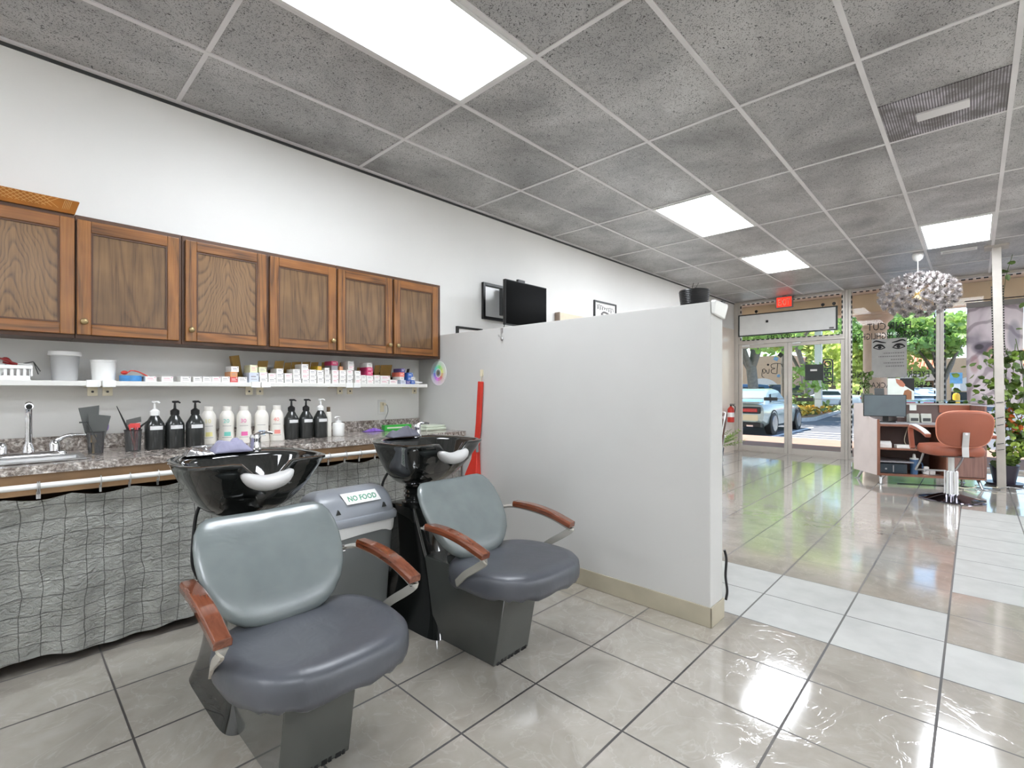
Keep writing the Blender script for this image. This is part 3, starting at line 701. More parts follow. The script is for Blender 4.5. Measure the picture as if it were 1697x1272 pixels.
mb = MB(); mb.loft([sup(.135,.03,5,32,z=0), sup(.135,.03,5,32,z=.012), sup(.125,.022,5,32,z=.02)]); mb.build('base_plate', 'chrome', t, smooth=50)
mb = MB(); mb.tube(bez([(0,0,.015),(0,0,.08),(0,-.005,.16),(0,-.012,.215),(0,-.035,.245),(0,-.065,.24)], 6), [.019]*4+[.0135]*22+[.015]*5, 14); mb.lathe([(.024,.012),(.022,.03),(.015,.06)], n=18); mb.build('spout', 'chrome', t, smooth=50)
MB().cyl((0,-.060,.2415),(0,-.072,.2355),.012,.011,12).build('aerator', 'dark_grey_plastic', t, smooth=40)
for s in (-1, 1):
    mb = MB(); mb.lathe([(.022,.016),(.021,.05),(.014,.07),(.001,.075)], (s*.09,0,0), 16); mb.tube(bez([(s*.09,0,.06),(s*.12,-.005,.085),(s*.16,-.01,.094),(s*.205,-.015,.092)],5), [.011]*4+[.009]*6+[.006]*6, 10); mb.build('handle', 'chrome', t, smooth=50)

# curtain on a rod
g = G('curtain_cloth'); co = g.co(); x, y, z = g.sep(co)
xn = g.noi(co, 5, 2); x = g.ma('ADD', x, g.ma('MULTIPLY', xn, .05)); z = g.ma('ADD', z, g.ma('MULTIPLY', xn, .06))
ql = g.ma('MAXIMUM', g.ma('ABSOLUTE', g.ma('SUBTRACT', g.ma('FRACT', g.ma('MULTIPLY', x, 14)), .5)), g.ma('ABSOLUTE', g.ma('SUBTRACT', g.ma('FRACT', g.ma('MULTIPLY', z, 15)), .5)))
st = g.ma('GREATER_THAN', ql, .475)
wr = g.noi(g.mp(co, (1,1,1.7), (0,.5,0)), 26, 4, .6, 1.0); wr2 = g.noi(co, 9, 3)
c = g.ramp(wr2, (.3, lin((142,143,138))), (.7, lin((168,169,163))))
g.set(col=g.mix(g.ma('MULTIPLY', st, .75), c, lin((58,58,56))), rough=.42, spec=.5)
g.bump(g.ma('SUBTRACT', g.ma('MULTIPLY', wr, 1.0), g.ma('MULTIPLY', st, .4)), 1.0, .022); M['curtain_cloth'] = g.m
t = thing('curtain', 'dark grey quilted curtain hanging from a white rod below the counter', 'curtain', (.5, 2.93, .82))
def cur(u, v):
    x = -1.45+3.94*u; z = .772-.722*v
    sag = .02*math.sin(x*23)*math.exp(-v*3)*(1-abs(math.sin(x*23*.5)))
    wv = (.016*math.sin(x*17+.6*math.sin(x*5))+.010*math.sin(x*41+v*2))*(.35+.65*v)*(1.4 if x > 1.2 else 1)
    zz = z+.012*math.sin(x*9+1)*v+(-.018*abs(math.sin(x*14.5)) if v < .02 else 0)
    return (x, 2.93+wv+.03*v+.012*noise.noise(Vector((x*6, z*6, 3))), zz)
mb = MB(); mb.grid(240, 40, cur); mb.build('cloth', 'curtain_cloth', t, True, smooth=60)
MB().cyl((-1.47, 2.89, .822), (2.52, 2.89, .822), .0125, n=14).build('rod', 'white_plastic', t, True, smooth=40)
for xx in (-1.2,-.9,-.6,-.3,.103,.109,.31,.416,.526,.65,.8,.95,1.1,1.25,1.396,1.504,1.605,1.72,1.84,1.97,2.1,2.23,2.36):
    mb = MB(); mb.tube([(xx, 2.89+.018*math.cos(a), .815+.026*math.sin(a)) for a in [k*2*math.pi/12 for k in range(12)]], .0022, 5, closed=True); mb.box(xx-.004, xx+.004, 2.905, 2.915, .765, .795); mb.build('ring', 'steel', t, True)

# ------------------------------------------------------------------ bottles on the counter
mat('bottle_black', (48,50,49), .18, spec=.6); mat('bottle_white', (232,228,220), .35, var=.02); mat('label_white', (232,232,232), .5)
def pump_bottle(x, y, label, pumpm, lab=True, swan=False, first=None):
    t = thing('pump_bottle', label, 'bottle', (x, y, CT+.0005), group='black pump bottles on the counter')
    mb = MB(); mb.lathe([(.001,0),(.043,0),(.046,.005),(.046,.125),(.044,.138),(.022,.178),(.019,.182),(.019,.186),(.001,.186)], n=28); mb.build('body', 'bottle_black', t, smooth=40)
    mb = MB(); mb.lathe([(.021,.184),(.022,.19),(.022,.208),(.012,.216),(.007,.22),(.005,.25),(.013,.253),(.014,.262),(.001,.264)], n=16); mb.tube([(0,0,.257),(.012,-.016,.258),(.018,-.03,.252)], [.006,.006,.004], 8); mb.build('pump', pumpm, t, smooth=45)
    mb = MB(); a0 = R(235); 
    mb.loft([[(.0468*math.cos(a0+R(75)*k/10), .0468*math.sin(a0+R(75)*k/10), zz) for k in range(11)] for zz in (.108, .128)], False, False, closed=False); mb.build('label', 'label_white', t, smooth=60)
    return t
pump_bottle(.575, 3.252, 'black pump bottle with a white pump, leftmost of the group left of the white bottles', 'white_plastic')
pump_bottle(.668, 3.254, 'black pump bottle with black pump, middle of the three left of the white bottles', 'black_plastic')
pump_bottle(.762, 3.236, 'black pump bottle with black pump standing right beside the first white bottle', 'black_plastic')
pump_bottle(1.319, 3.274, 'black pump bottle with scratched shoulder, right beside the last white bottle', 'black_plastic')
pump_bottle(1.413, 3.268, 'black pump bottle with black pump, middle of the three right of the white bottles', 'black_plastic')
pump_bottle(1.505, 3.25, 'black pump bottle with a white pump beside the slim silver can', 'white_plastic')
for i, (x, y, col, nm, cn) in enumerate([(.862, 3.365, (232,222,150), '10', 'yellow'), (.948, 3.315, (120,205,190), '20', 'teal'), (1.028, 3.265, (232,110,170), '30', 'pink'), (1.128, 3.262, (150,190,232), '', 'blue'), (1.222, 3.262, (240,150,140), '40', 'coral')]):
    t = thing('developer_bottle', f'tall white developer bottle with a {cn} mark on its front', 'bottle', (x, y, CT+.0005), group='white developer bottles on the counter')
    mb = MB(); mb.lathe([(.001,0),(.046,0),(.047,.004),(.042,.05),(.0395,.09),(.041,.15),(.038,.172),(.026,.192),(.0225,.197),(.001,.197)], n=28); mb.build('body', 'bottle_white', t, smooth=40)
    MB().lathe([(.023,.196),(.0235,.199),(.0235,.222),(.021,.224),(.001,.224)], n=20).build('cap', 'bottle_white', t, smooth=40)
    mm = mat(f'mark_{cn}', col, .5); al = Vector((-x, -y, 0)).normalized(); ux = Vector((0,0,1)).cross(al)
    ang = math.atan2(al.y, al.x)
    def patch(a0, a1, z0, z1, rr, m, nm_):
        mb = MB(); mb.loft([[(r_*math.cos(ang+a0+(a1-a0)*k/8), r_*math.sin(ang+a0+(a1-a0)*k/8), zz) for k in range(9)] for zz, r_ in ((z0, rr[0]), (z1, rr[1]))], False, False, closed=False); mb.build(nm_, m, t, smooth=60)
    patch(-.35, .5, .045, .07, (.0432,.0412), f'mark_{cn}', 'mark')
    patch(-.6, .6, .036, .038, (.0440,.0438), 'grey_print', 'mark'); patch(-.6, .6, .105, .107, (.0404,.0404), 'grey_print', 'mark')
    if nm:
        o = text('lettering', nm, .034, tuple(al*.0418-ux*.02+Vector((0,0,.125))), ux, (0,0,1), f'mark_{cn}', t, .0003, world=False)
t = thing('spray_can', 'slim silver-white can with a brown cap beside the white-pumped black bottle', 'can', (1.568, 3.262, CT+.0005))
mb = MB(); mb.lathe([(.001,0),(.019,0),(.02,.003),(.02,.165),(.015,.172),(.001,.172)], n=22); mb.build('body', 'bottle_white', t, smooth=40)
mat('brown_cap', (92,74,54), .3); MB().lathe([(.0125,.171),(.0125,.205),(.001,.206)], n=16).build('cap', 'brown_cap', t, smooth=40)
t = thing('lotion_bottle', 'short white lotion pump bottle beside the slim silver can', 'bottle', (1.635, 3.25, CT+.0005))
mb = MB(); mb.lathe([(.001,0),(.038,0),(.04,.003),(.04,.085),(.036,.09),(.018,.094),(.001,.094)], n=26); mb.build('body', 'white_plastic', t, smooth=40)
mb = MB(); mb.lathe([(.02,.093),(.02,.106),(.006,.108),(.005,.128),(.011,.13),(.011,.138),(.001,.139)], n=16); mb.tube([(0,0,.134),(-.03,-.02,.134),(-.038,-.025,.128)], .0055, 8); mb.build('pump', 'white_plastic', t, smooth=45)

# dark mesh tumblers with salon tools
glassmat('mesh_grey', (.62,.62,.62), .8, .15, .06)
mat('board_grey', (88,90,88), .5); mat('comb_black', (34,34,34), .4); mat('purple', (142,110,190), .4); mat('wood_handle', (196,166,116), .5); mat('comb_red', (214,74,72), .4); mat('comb_pink', (214,110,130), .35)
def tumbler(x, y, label, r0=.03, r1=.037):
    t = thing('tumbler', label, 'tumbler', (x, y, CT+.0005), group='dark mesh tumblers by the sink')
    mb = MB(); mb.lathe([(.001,.001),(r0,.001),(r1,.112),(r1-.002,.112),(r0-.002,.003),(.001,.003)], n=28); mb.build('cup', 'mesh_grey', t, smooth=40)
    MB().lathe([(r1-.002,.109),(r1+.0015,.109),(r1+.0015,.114),(r1-.002,.114),(r1-.002,.109)], n=28, cap0=False, cap1=False).build('rim', 'comb_black', t, smooth=30)
    return t
tumbler(.327, 3.235, 'dark mesh tumbler next to the sink holding large grey tint boards')
tumbler(.478, 3.235, 'dark mesh tumbler holding red and black combs, right of the tint boards', .033, .038)
def tool(name, label, cat, loc, mbf, m, group=None):
    mb = MB(Matrix.Translation(loc)); mbf(mb)
    o = mb.build(name, m, loc=loc, smooth=40); tag(o, label, cat, group); return o
tool('tint_board', 'large dark grey tint board standing at the front in the mesh tumbler', 'board', (.330, 3.222, CT+.006), lambda b: b.add([(-.014,0,0),(.012,0,0),(.054,-.012,.185),(-.036,-.016,.20),(-.018,.003,0),(.016,.003,0),(.054,-.009,.185),(-.036,-.013,.20)], [(0,1,2,3),(7,6,5,4),(0,4,5,1),(1,5,6,2),(2,6,7,3),(3,7,4,0)]), 'board_grey')
tool('tint_board', 'dark grey tint board with raised corner at the back of the mesh tumbler', 'board', (.322, 3.236, CT+.006), lambda b: b.add([(-.016,0,0),(.012,0,0),(.018,-.004,.24),(-.062,-.004,.228),(-.016,.003,0),(.012,.003,0),(.018,-.001,.24),(-.062,-.001,.228)], [(0,1,2,3),(7,6,5,4),(0,4,5,1),(1,5,6,2),(2,6,7,3),(3,7,4,0)]), 'board_grey')
tool('tint_comb', 'grey clip comb slanting across the front of the tint board tumbler', 'comb', (.345, 3.2115, CT+.006), lambda b: b.tube([(0,0,0),(-.018,-.004,.07),(-.058,-.016,.165)], .004, flat=(.009,.004)).box(-.085,-.05,-.022,-.016,.155,.162), 'dark_grey_plastic')
tool('tint_brush', 'tint brush with wooden handle and grey bristles inside the first mesh tumbler', 'brush', (.316, 3.213, CT+.006), lambda b: b.cyl((0,0,0),(0,0,.055),.006,.007,10).box(-.011,.011,-.005,.005,.055,.092), 'wood_handle')
tool('paddle_brush', 'purple brush standing at the right in the tint board tumbler', 'brush', (.346, 3.238, CT+.006), lambda b: b.cyl((0,0,0),(.012,0,.10),.006,.005,10).sph((.02,0,.135),(.013,.006,.03),12,8), 'purple')
tool('tail_comb', 'dark tail comb with long thin tail rising from the red comb tumbler', 'comb', (.462, 3.225, CT+.006), lambda b: b.tube([(0.004,0,0),(-.004,-.004,.10),(-.056,-.02,.235)], [.006,.006,.0015], 8), 'comb_black')
tool('styling_comb', 'pink-red comb with its spine showing through the second mesh tumbler', 'comb', (.472, 3.2165, CT+.006), lambda b: b.tube([(.012,0,0),(-.015,-.002,.135)], .005, flat=(.012,.006)), 'comb_red')
tool('styling_comb', 'wide red comb head bent over at the top of the second tumbler', 'comb', (.482, 3.226, CT+.006), lambda b: b.tube([(0,0,0),(.004,-.003,.13)], .005, flat=(.012,.006)).box(-.02,.024,-.006,.0,.118,.142), 'comb_red')
tool('styling_comb', 'flat grey-black comb lying tilted across the top of the second tumbler', 'comb', (.484, 3.240, CT+.006), lambda b: b.tube([(0,0,0),(.0,0,.13)], .005, flat=(.012,.006)).add([(-.035,0,.13),(.03,0,.148),(.028,0,.175),(-.033,0,.16),(-.035,.004,.13),(.03,.004,.148),(.028,.004,.175),(-.033,.004,.16)], [(0,1,2,3),(7,6,5,4),(0,4,5,1),(1,5,6,2),(2,6,7,3),(3,7,4,0)]), 'board_grey')
tool('styling_comb', 'black comb pointing up and right out of the second tumbler', 'comb', (.494, 3.232, CT+.006), lambda b: b.tube([(-.005,0,0),(.012,-.002,.12),(.055,-.008,.16)], [.005,.006,.003], 8), 'comb_black')
tool('styling_comb', 'pink comb standing inside the second mesh tumbler', 'comb', (.490, 3.220, CT+.006), lambda b: b.tube([(0,0,0),(.004,0,.12)], .005, flat=(.014,.006)), 'comb_pink')

# outlet, cord
t = thing('wall_outlet', 'ivory wall outlet above the counter with a plug and hanging cord', 'outlet', (2.16, 3.547, 1.09))
MB().box(-.037, .037, -.007, -.0005, -.06, .06).build('plate', 'satin_white_metal', t, bevel=.003)
MB().box(-.018, .018, -.010, -.007, -.04, .04).build('socket', 'cream_plastic', t, bevel=.003)
mb = MB(); mb.box(.0, .024, -.034, -.010, .012, .034); mb.build('plug', 'cream_plastic', t, bevel=.003)
mb = MB(); mb.tube(bez([(.014,-.03,.022),(.032,-.036,.01),(.038,-.035,-.04),(.02,-.028,-.09),(.018,-.026,-.105)],6), .0025, 6); mb.build('cord', 'grey_plastic', t, smooth=50)
# things on the counter behind bowls
mat('green_box', (52,168,60), .35); mat('purple_foil', (140,100,200), .35, var=.2, vs=40); mat('foil', (190,190,192), .22, metal=.9, bump=.8, bs=30); mat('rag_lilac', (150,148,172), .85, bump=.4, bs=80); mat('rag_grey', (98,98,108), .85, bump=.4, bs=80); mat('pale_green', (206,214,196), .5)
t = thing('green_box', 'long green carton lying on the counter near the right shampoo bowl', 'box', (2.20, 3.36, CT+.0005))
MB(Matrix.Rotation(R(-8),4,'Z')).box(-.13,.10,-.03,.03,0,.045).build('carton', 'green_box', t, bevel=.002)
MB(Matrix.Rotation(R(-8),4,'Z')).box(-.11,.08,-.0312,-.03,.018,.03).build('print', 'pale_green', t)
t = thing('foil_packet', 'shiny purple foil packet lying left of the green carton', 'packet', (2.0, 3.40, CT+.0005))
def pk(u, v): return (-.08+.16*u, -.035+.07*v, .002+.02*math.sin(math.pi*u)*math.sin(math.pi*v)*(1+.5*noise.noise(Vector((u*9,v*9,0)))))
mb = MB(); mb.grid(24, 14, pk); mb.build('packet', 'purple_foil', t, smooth=50, solid=.002)
t = thing('foil_tray', 'flat silver foil tray at the counter edge behind the left shampoo bowl', 'tray', (.83, 3.02, CT+.0005))
mb = MB(Matrix.Rotation(R(6),4,'Z')); mb.loft([sup(.12,.05,6,32,z=0), sup(.135,.058,6,32,z=.02), sup(.131,.054,6,32,z=.02), sup(.116,.046,6,32,z=.003)]); mb.build('tray', 'foil', t, smooth=40)
t = thing('towel_stack', 'folded pale green towel on the counter right of the green carton', 'towel', (2.40, 3.20, CT+.0005))
MB().box(-.10,.10,-.08,.08,0,.022).box(-.09,.095,-.075,.08,.022,.04).build('towel', 'pale_green', t, bevel=.008, seg=3)
# ------------------------------------------------------------------ shampoo backwash units
def gloss(name, rgb, rough=.06, var=.02):
    g = G(name); c = lin(rgb); n = g.noi(g.co(), 3, 3)
    g.set(col=g.ramp(n, (.3, tuple(x*.8 for x in c)), (.7, c)), rough=g.rng(n, .3, .7, rough*.7, rough*1.6), spec=.7, coat=.5); M[name] = g.m
mat('arm_metal', (206,202,192), .22, metal=.55, var=.03); mat('lid_grey_sheen', (142,146,152), .3, var=.03)  # bin lid: body grey lightened, its reflected light painted into the colour
gloss('gloss_black', (30,32,31), .05); gloss('laminate_black', (76,79,76), .14)
g = G('vinyl_grey'); co = g.co(); n = g.noi(co, 5, 3); f = g.vor(co, 420, out=0)
g.set(col=g.ramp(n, (.3, lin((98,105,105))), (.7, lin((114,121,120)))), rough=.27, spec=.7)
fold = g.noi(g.mp(co, (1, 2.2, 1)), 7, 3, .5, .4)
g.bump(g.ma('ADD', g.ma('MULTIPLY', f, .03), g.ma('MULTIPLY', fold, 1.0)), .25, .012); M['vinyl_grey'] = g.m
g = G('vinyl_dark'); co = g.co(); n = g.noi(co, 5, 3)
g.set(col=g.ramp(n, (.3, lin((66,68,73))), (.7, lin((78,80,86)))), rough=.36, spec=.5)
g.bump(g.noi(g.mp(co, (2, 1, 1)), 8, 3, .5, .5), .22, .012); M['vinyl_dark'] = g.m
g = G('arm_wood'); co = g.co(); n = g.noi(g.mp(co, (1,.12,1)), 40, 3, .6, .6)
g.set(col=g.ramp(n, (.35, lin((92,48,30))), (.65, lin((126,72,50)))), rough=.1, spec=.6, coat=.6); M['arm_wood'] = g.m
mat('neck_rubber', (186,185,184), .4, var=.03); mat('scuff', (10,10,10), .7)

def make_unit(x0, y0, label):
    t = thing('backwash_unit', label, 'shampoo chair', (x0, y0, 0), 0, 'shampoo backwash units')
    # pedestal shell
    rings = []
    for k in range(13):
        u = k/12; z = .60*u; fl = (1-u)**3
        hw = .102+.058*fl**1.6; yf = .0+.25*u; yb = .52-.02*u+.05*fl
        rings.append(sup(hw, (yb-yf)/2, 7, 40, (0, (yf+yb)/2), z))
    # give the flared side wings at the back of the shell
    mb = MB(); mb.loft(rings); mb.build('pedestal', 'gloss_black', t, smooth=50)
    for s in (-1, 1):
        mb = MB(); mb.prism([(.02,.0),(.16,.0),(.30,.40),(.27,.44)], 'x', s*.150-.004, s*.150+.004) if False else None
    mb = MB(); mb.lathe([(.075,.595),(.078,.615),(.06,.62),(.06,.635),(.066,.645),(.058,.655),(.066,.668),(.058,.68),(.066,.692),(.058,.70),(.07,.74)], (0,.37,0), 28); mb.build('neck_bellows', 'gloss_black', t, smooth=35)
    # chair base box
    mb = MB(); mb.prism([(-.35,0),(-.425,.385),(.14,.385),(.06,0)], 'x', -.118, .118); mb.build('seat_base', 'laminate_black', t, bevel=.004)
    mb = MB()
    for k in range(9): mb.box(-.10+k*.024, -.085+k*.024+.006*math.sin(k*3), -.3535, -.349, .0, .012+.01*abs(math.sin(k*2.3)))
    mb.build('scuff_mark', 'scuff', t)
    # seat cushion with gathered cover
    K = 72; spec = [(.80,.372,0),(.95,.378,.006),(.985,.385,.005),(1.0,.405,.002),(1.0,.432,0),(.985,.455,0),(.93,.471,0),(.80,.478,0),(.55,.476,0),(.25,.473,0),(.02,.472,0)]
    rings = []
    for sc, z, rip in spec:
        ring = []
        for i, p in enumerate(sup(.276*sc, .268*sc, 2.9, K, (-.012,-.385))):
            a = 2*math.pi*i/K; x, y, _ = p
            taper = 1-.10*max(0, (-y-.35)/.3); zz = z+rip*math.sin(a*17+math.sin(a*5)*2)+.010*((-y-.385)/.275)*(1 if sc < 1.1 else 0)
            ring.append((x*taper+rip*.3*math.sin(a*23), y+rip*.3*math.sin(a*19), zz))
        rings.append(ring)
    MB().loft(rings).build('seat', 'vinyl_dark', t, smooth=70)
    # backrest
    rows = []; V = [0,.015,.05,.12,.22,.34,.48,.62,.75,.86,.94,.985,1]
    W = [.055,.092,.134,.172,.206,.228,.240,.244,.241,.231,.214,.190,.155]
    TH = [.012,.026,.036,.042,.045,.046,.046,.045,.043,.040,.033,.022,.010]
    bn = Vector((0,-.80,.60)); up = Vector((0,.60,.80)); b0 = Vector((0,-.225,.455))
    for v, wv, th in zip(V, W, TH):
        ring = []
        for i in range(44):
            a = 2*math.pi*i/44; cx = math.copysign(abs(math.cos(a))**.75, math.cos(a)); sy = math.copysign(abs(math.sin(a))**.8, math.sin(a))
            x = wv*cx; d = th*sy+.55*x*x*(1.0)
            ring.append(b0+up*(.408*v)+bn*d*.9+Vector((x-.035,0,0)))
        rows.append(ring)
    bk = MB().loft(rows).build('backrest', 'vinyl_grey', t, smooth=70)
    # support behind the backrest
    mb = MB(); mb.tube(bez([(0,.06,.36),(0,.04,.45),(0,-.02,.56),(0,-.01,.64)],5), .02, flat=(.09,.008), up=(0,1,0)); mb.build('back_support', 'chrome', t)
    for s in (-1, 1):
        path = bez([(s*.245,-.03,.585),(s*.285,-.06,.598),(s*.302,-.13,.608),(s*.306,-.25,.604),(s*.308,-.36,.588),(s*.308,-.465,.556),(s*.306,-.475,.545),(s*.303,-.43,.512),(s*.296,-.35,.46),(s*.285,-.285,.405)], 6)
        path = [Vector((p.x-(.012 if s > 0 else -.004), p.y, p.z)) for p in path]; a = MB().tube(path, .01, flat=(.030,.009), up=(0,0,1)).build('armrest', 'arm_metal', t, smooth=45)
        pp = bez([(s*.304,-.115,.620),(s*.306,-.24,.620),(s*.308,-.36,.604),(s*.308,-.485,.570)], 8)
        pp = [Vector((p.x-(.012 if s > 0 else -.004), p.y, p.z)) for p in pp]; m2 = MB(); n = len(pp)
        rings = []
        for i, p in enumerate(pp):
            wdt = .025*(.92+.08*math.sin(math.pi*i/(n-1))); hh = .016
            tdir = (pp[min(i+1,n-1)]-pp[max(i-1,0)]).normalized(); uu = Vector((1,0,0)).cross(tdir); uu = uu if uu.z > 0 else -uu
            rings.append([p+Vector((px,0,0))+uu*pz for px, pz in [(-wdt,-hh*.8),(wdt,-hh*.8),(wdt,hh*.4),(wdt*.8,hh),(-wdt*.8,hh),(-wdt,hh*.4)]])
        m2.loft(rings).build('arm_pad', 'arm_wood', a, bevel=.003)
        MB().cyl((s*.235,-.03,.585),(s*.262,-.045,.59),.013).build('arm_bolt', 'chrome', a, smooth=40)
    # bowl
    K = 88; cy = .30
    def plan(i, a, b, dy=0, pull=0):
        th = 2*math.pi*i/K; ct, st = math.cos(th), math.sin(th); n = 5.0 if st < 0 else 2.3
        x = a*math.copysign(abs(ct)**(2/n), ct); y = b*math.copysign(abs(st)**(2/n), st)
        return x, cy+dy+y
    def notch(x, y): return max(0.0, 1-(abs(x)/.092)**3)*(1 if y < cy-.08 else 0)*min(1, (cy-.08-y)/.06) if y < cy-.08 else 0
    rings = []
    for k in range(15):
        u = k/14; s = u**.58; ring = []
        for i in range(K):
            x1, y1 = plan(i, .262, .245); th = 2*math.pi*i/K
            x0_, y0_ = .062*math.cos(th), .37+.062*math.sin(th)
            x, y = x0_+(x1-x0_)*s, y0_+(y1-y0_)*s
            zt = .945-.095*notch(x1, y1); z = .715+(zt-.715)*u**1.25
            hollow = .035*notch(x1, y1)*u*(1-u)*2
            ring.append((x, y+hollow, z))
        rings.append(ring)
    for (a, b, dy, dz, nn) in ((.268,.251,0,.004,1),(.268,.251,0,.012,1),(.258,.242,0,.016,1),(.243,.228,0,.012,1),(.236,.168,-.055,.008,1),(.228,.160,-.055,-.006,1),(.205,.145,-.05,-.09,.0),(.15,.11,-.04,-.15,0),(.06,.05,-.03,-.175,0),(.02,.02,-.03,-.178,0)):
        ring = []
        for i in range(K):
            x, y = plan(i, a, b, dy); x1, y1 = plan(i, .262, .245)
            ring.append((x, y, .945+dz-.095*notch(x1, y1)*nn))
        rings.append(ring)
    bowl = MB().loft(rings).build('bowl', 'gloss_black', t, smooth=60)
    # neck rest saddle
    rings = []
    for k in range(21):
        u = -1+2*k/20; x = .094*u; z = .878+.034*abs(u)**2.0; sc = (1-.75*abs(u)**6)
        rings.append([(x, .055+.046*sc*math.cos(q), z+.030*sc*math.sin(q)) for q in [2*math.pi*j/14 for j in range(14)]])
    MB().loft(rings).build('neck_rest', 'neck_rubber', bowl, smooth=60)
    mb = MB(); mb.lathe([(.026,0),(.028,.004),(.024,.010),(.022,.05),(.024,.058),(.020,.072),(.001,.076)], (.10,.49,.955), 20); mb.tube(bez([(.10,.49,1.025),(.12,.478,1.034),(.145,.466,1.036),(.165,.458,1.032)],4), [.008]*6+[.006]*7, 8)
    mb.build('bowl_faucet', 'chrome', bowl, smooth=45)
    mb = MB(); mb.lathe([(.001,0),(.02,0),(.02,.004),(.001,.005)], (0,.27,.768), 16); mb.build('drain', 'steel', bowl, smooth=40)
    mb = MB(); mb.tube(bez([(-.08,.48,.80),(-.125,.50,.72),(-.14,.50,.62),(-.145,.50,.5),(-.12,.52,.42)],6), .007, 8); mb.build('hose', 'rubber', t, smooth=50)
    return t
u1 = make_unit(.70, 1.9, 'nearer shampoo chair with grey vinyl seat and wood arms, cut by the bottom edge')
u2 = dup(u1, (1.612, 1.9, 0), R(2), 'farther shampoo chair with grey vinyl seat beside the grey partition wall')
for ch in u2.children:
    if ch.name.startswith('backrest'): ch.location.x -= .03

# cloths and foil lying on the bowls
def rag(name, label, cat, loc, s, m, seed, h=.045):
    t = tag(bpy.data.objects.new(name, None), label, cat) if False else None
    mb = MB(); n1, n2 = 34, 26
    def f(u, v):
        x, y = (u-.5)*2, (v-.5)*2; r = min(1, max(abs(x), abs(y)))
        nz = noise.noise(Vector((x*1.7+seed, y*1.7, seed))); nf = noise.noise(Vector((x*3.6+seed, y*3.6, 2)))
        wob = 1+.22*noise.noise(Vector((math.atan2(y, x)*1.3, seed, 1)))
        z = h*(1-r**3)*(.75+.6*nz+.22*abs(nf))
        return (x*s[0]*wob, y*s[1]*wob, max(.0015, z+.004))
    mb.grid(n1, n2, f); o = mb.build(name, m, smooth=80, solid=.003); o.location = loc; return tag(o, label, cat)
rag('crumpled_cloth', 'crumpled lilac cloth lying on the back rim of the nearer shampoo bowl', 'cloth', (.69, 2.36, .959), (.075, .05), 'rag_lilac', 3.1, .06)
rag('crumpled_cloth', 'crumpled dark grey cloth lying on the back rim of the farther shampoo bowl', 'cloth', (1.575, 2.36, .964), (.095, .05), 'rag_grey', 8.7, .05)
rag('crumpled_foil', 'crumpled silver foil scrap at the left end of the nearer shampoo bowl', 'foil', (.56, 2.335, .959), (.055, .05), 'foil', 5.5, .03)

# ------------------------------------------------------------------ waste bin
t = thing('waste_bin', 'grey plastic waste bin with a domed lid and a handwritten note, between the shampoo chairs', 'bin', (1.205, 2.315, 0))
def rr(a, b, z, n=7): return sup(a, b, n, 48, z=z)
MB().loft([rr(.165,.115,0), rr(.17,.12,.004), rr(.205,.142,.55), rr(.208,.145,.585)]).build('body', 'grey_plastic', t, smooth=40)
mb = MB(); rings = []
for (a, b, z, w) in ((.2085,.1455,.515,1),(.2115,.1485,.545,0),(.2135,.1505,.578,0)):
    ring = []
    for i, p in enumerate(rr(a, b, z)): ring.append((p[0], p[1], p[2]+w*.008*math.sin(i*.9)+w*.006*math.sin(i*.37)))
    rings.append(ring)
MB().loft(rings, False, False).build('liner_bag', 'white_plastic', t, smooth=60)
lid = MB().loft([rr(.212,.149,.574), rr(.222,.159,.576), rr(.224,.161,.60), rr(.219,.156,.612), rr(.209,.146,.616), rr(.207,.142,.632), rr(.204,.128,.664), rr(.198,.105,.696), rr(.186,.072,.720), rr(.165,.036,.733), rr(.12,.01,.737)]).build('lid', 'lid_grey_sheen', t, smooth=45)
a = Vector((0,-.128-.001,.664)); b = Vector((0,-.072,.720+.002)); d = (b-a).normalized(); nrm = Vector((0,-d.z,d.y))
def lp(x, s): return Vector((x, 0, 0))+a+d*s+nrm*.0085
mb = MB(); mb.quad(lp(-.06,.010), lp(.125,.010), lp(.115,.076), lp(-.075,.076)); mb.build('note', 'paper', lid, solid=.001)
mat('green_ink', (96,160,130), .6)
o = text('lettering', 'NO FOOD', .042, tuple(lp(-.047,.026)+nrm*.0012), (1,0,0), tuple(d), 'green_ink', lid, .0004, world=False, bold=.001)
mm = max(v.co.x for v in o.data.vertices)
for v in o.data.vertices: v.co.x = -.047+(v.co.x+.047)*.155/(mm+.047)
for s in (-.11, .135): MB().prism([(s-.012,.640),(s+.012,.640),(s,.662)], 'y', -.143, -.125).build('lid_notch', 'dark_grey_plastic', lid)
# ------------------------------------------------------------------ things on the left wall and on the partition
t = thing('wall_television', 'black flat television swung out on a wall bracket above the partition', 'television', (3.6, 3.547, 2.05))
y0, y1 = 3.515, 3.546; mb = MB()
mb.box(3.28, 3.31, y0, y1, 1.935, 2.30).box(3.31, 3.80, y0, y1, 2.27, 2.30).box(3.31, 3.80, y0, y1, 1.935, 1.965).box(3.77, 3.80, y0, y1, 1.965, 2.27)
mb.build('wall_bracket', 'black_plastic', t, True, bevel=.003)
MB().box(3.31, 3.77, 3.536, 3.546, 1.965, 2.27).build('back_plate', 'satin_white_metal', t, True)
mb = MB(); mb.box(3.50, 3.55, 3.47, 3.516, 1.99, 2.26).tube([(3.52,3.47,2.12),(3.66,3.36,2.12),(3.60,3.25,2.12)], .02, flat=(.03,.10)).box(3.48, 3.74, 3.25, 3.27, 2.0, 2.22).tube([(3.53,3.49,2.24),(3.56,3.40,2.21),(3.55,3.28,2.17)], .012, 6).tube([(3.53,3.49,2.02),(3.56,3.40,2.03),(3.55,3.28,2.05)], .012, 6)
mb.build('bracket_arm', 'dark_grey_plastic', t, True, bevel=.003)
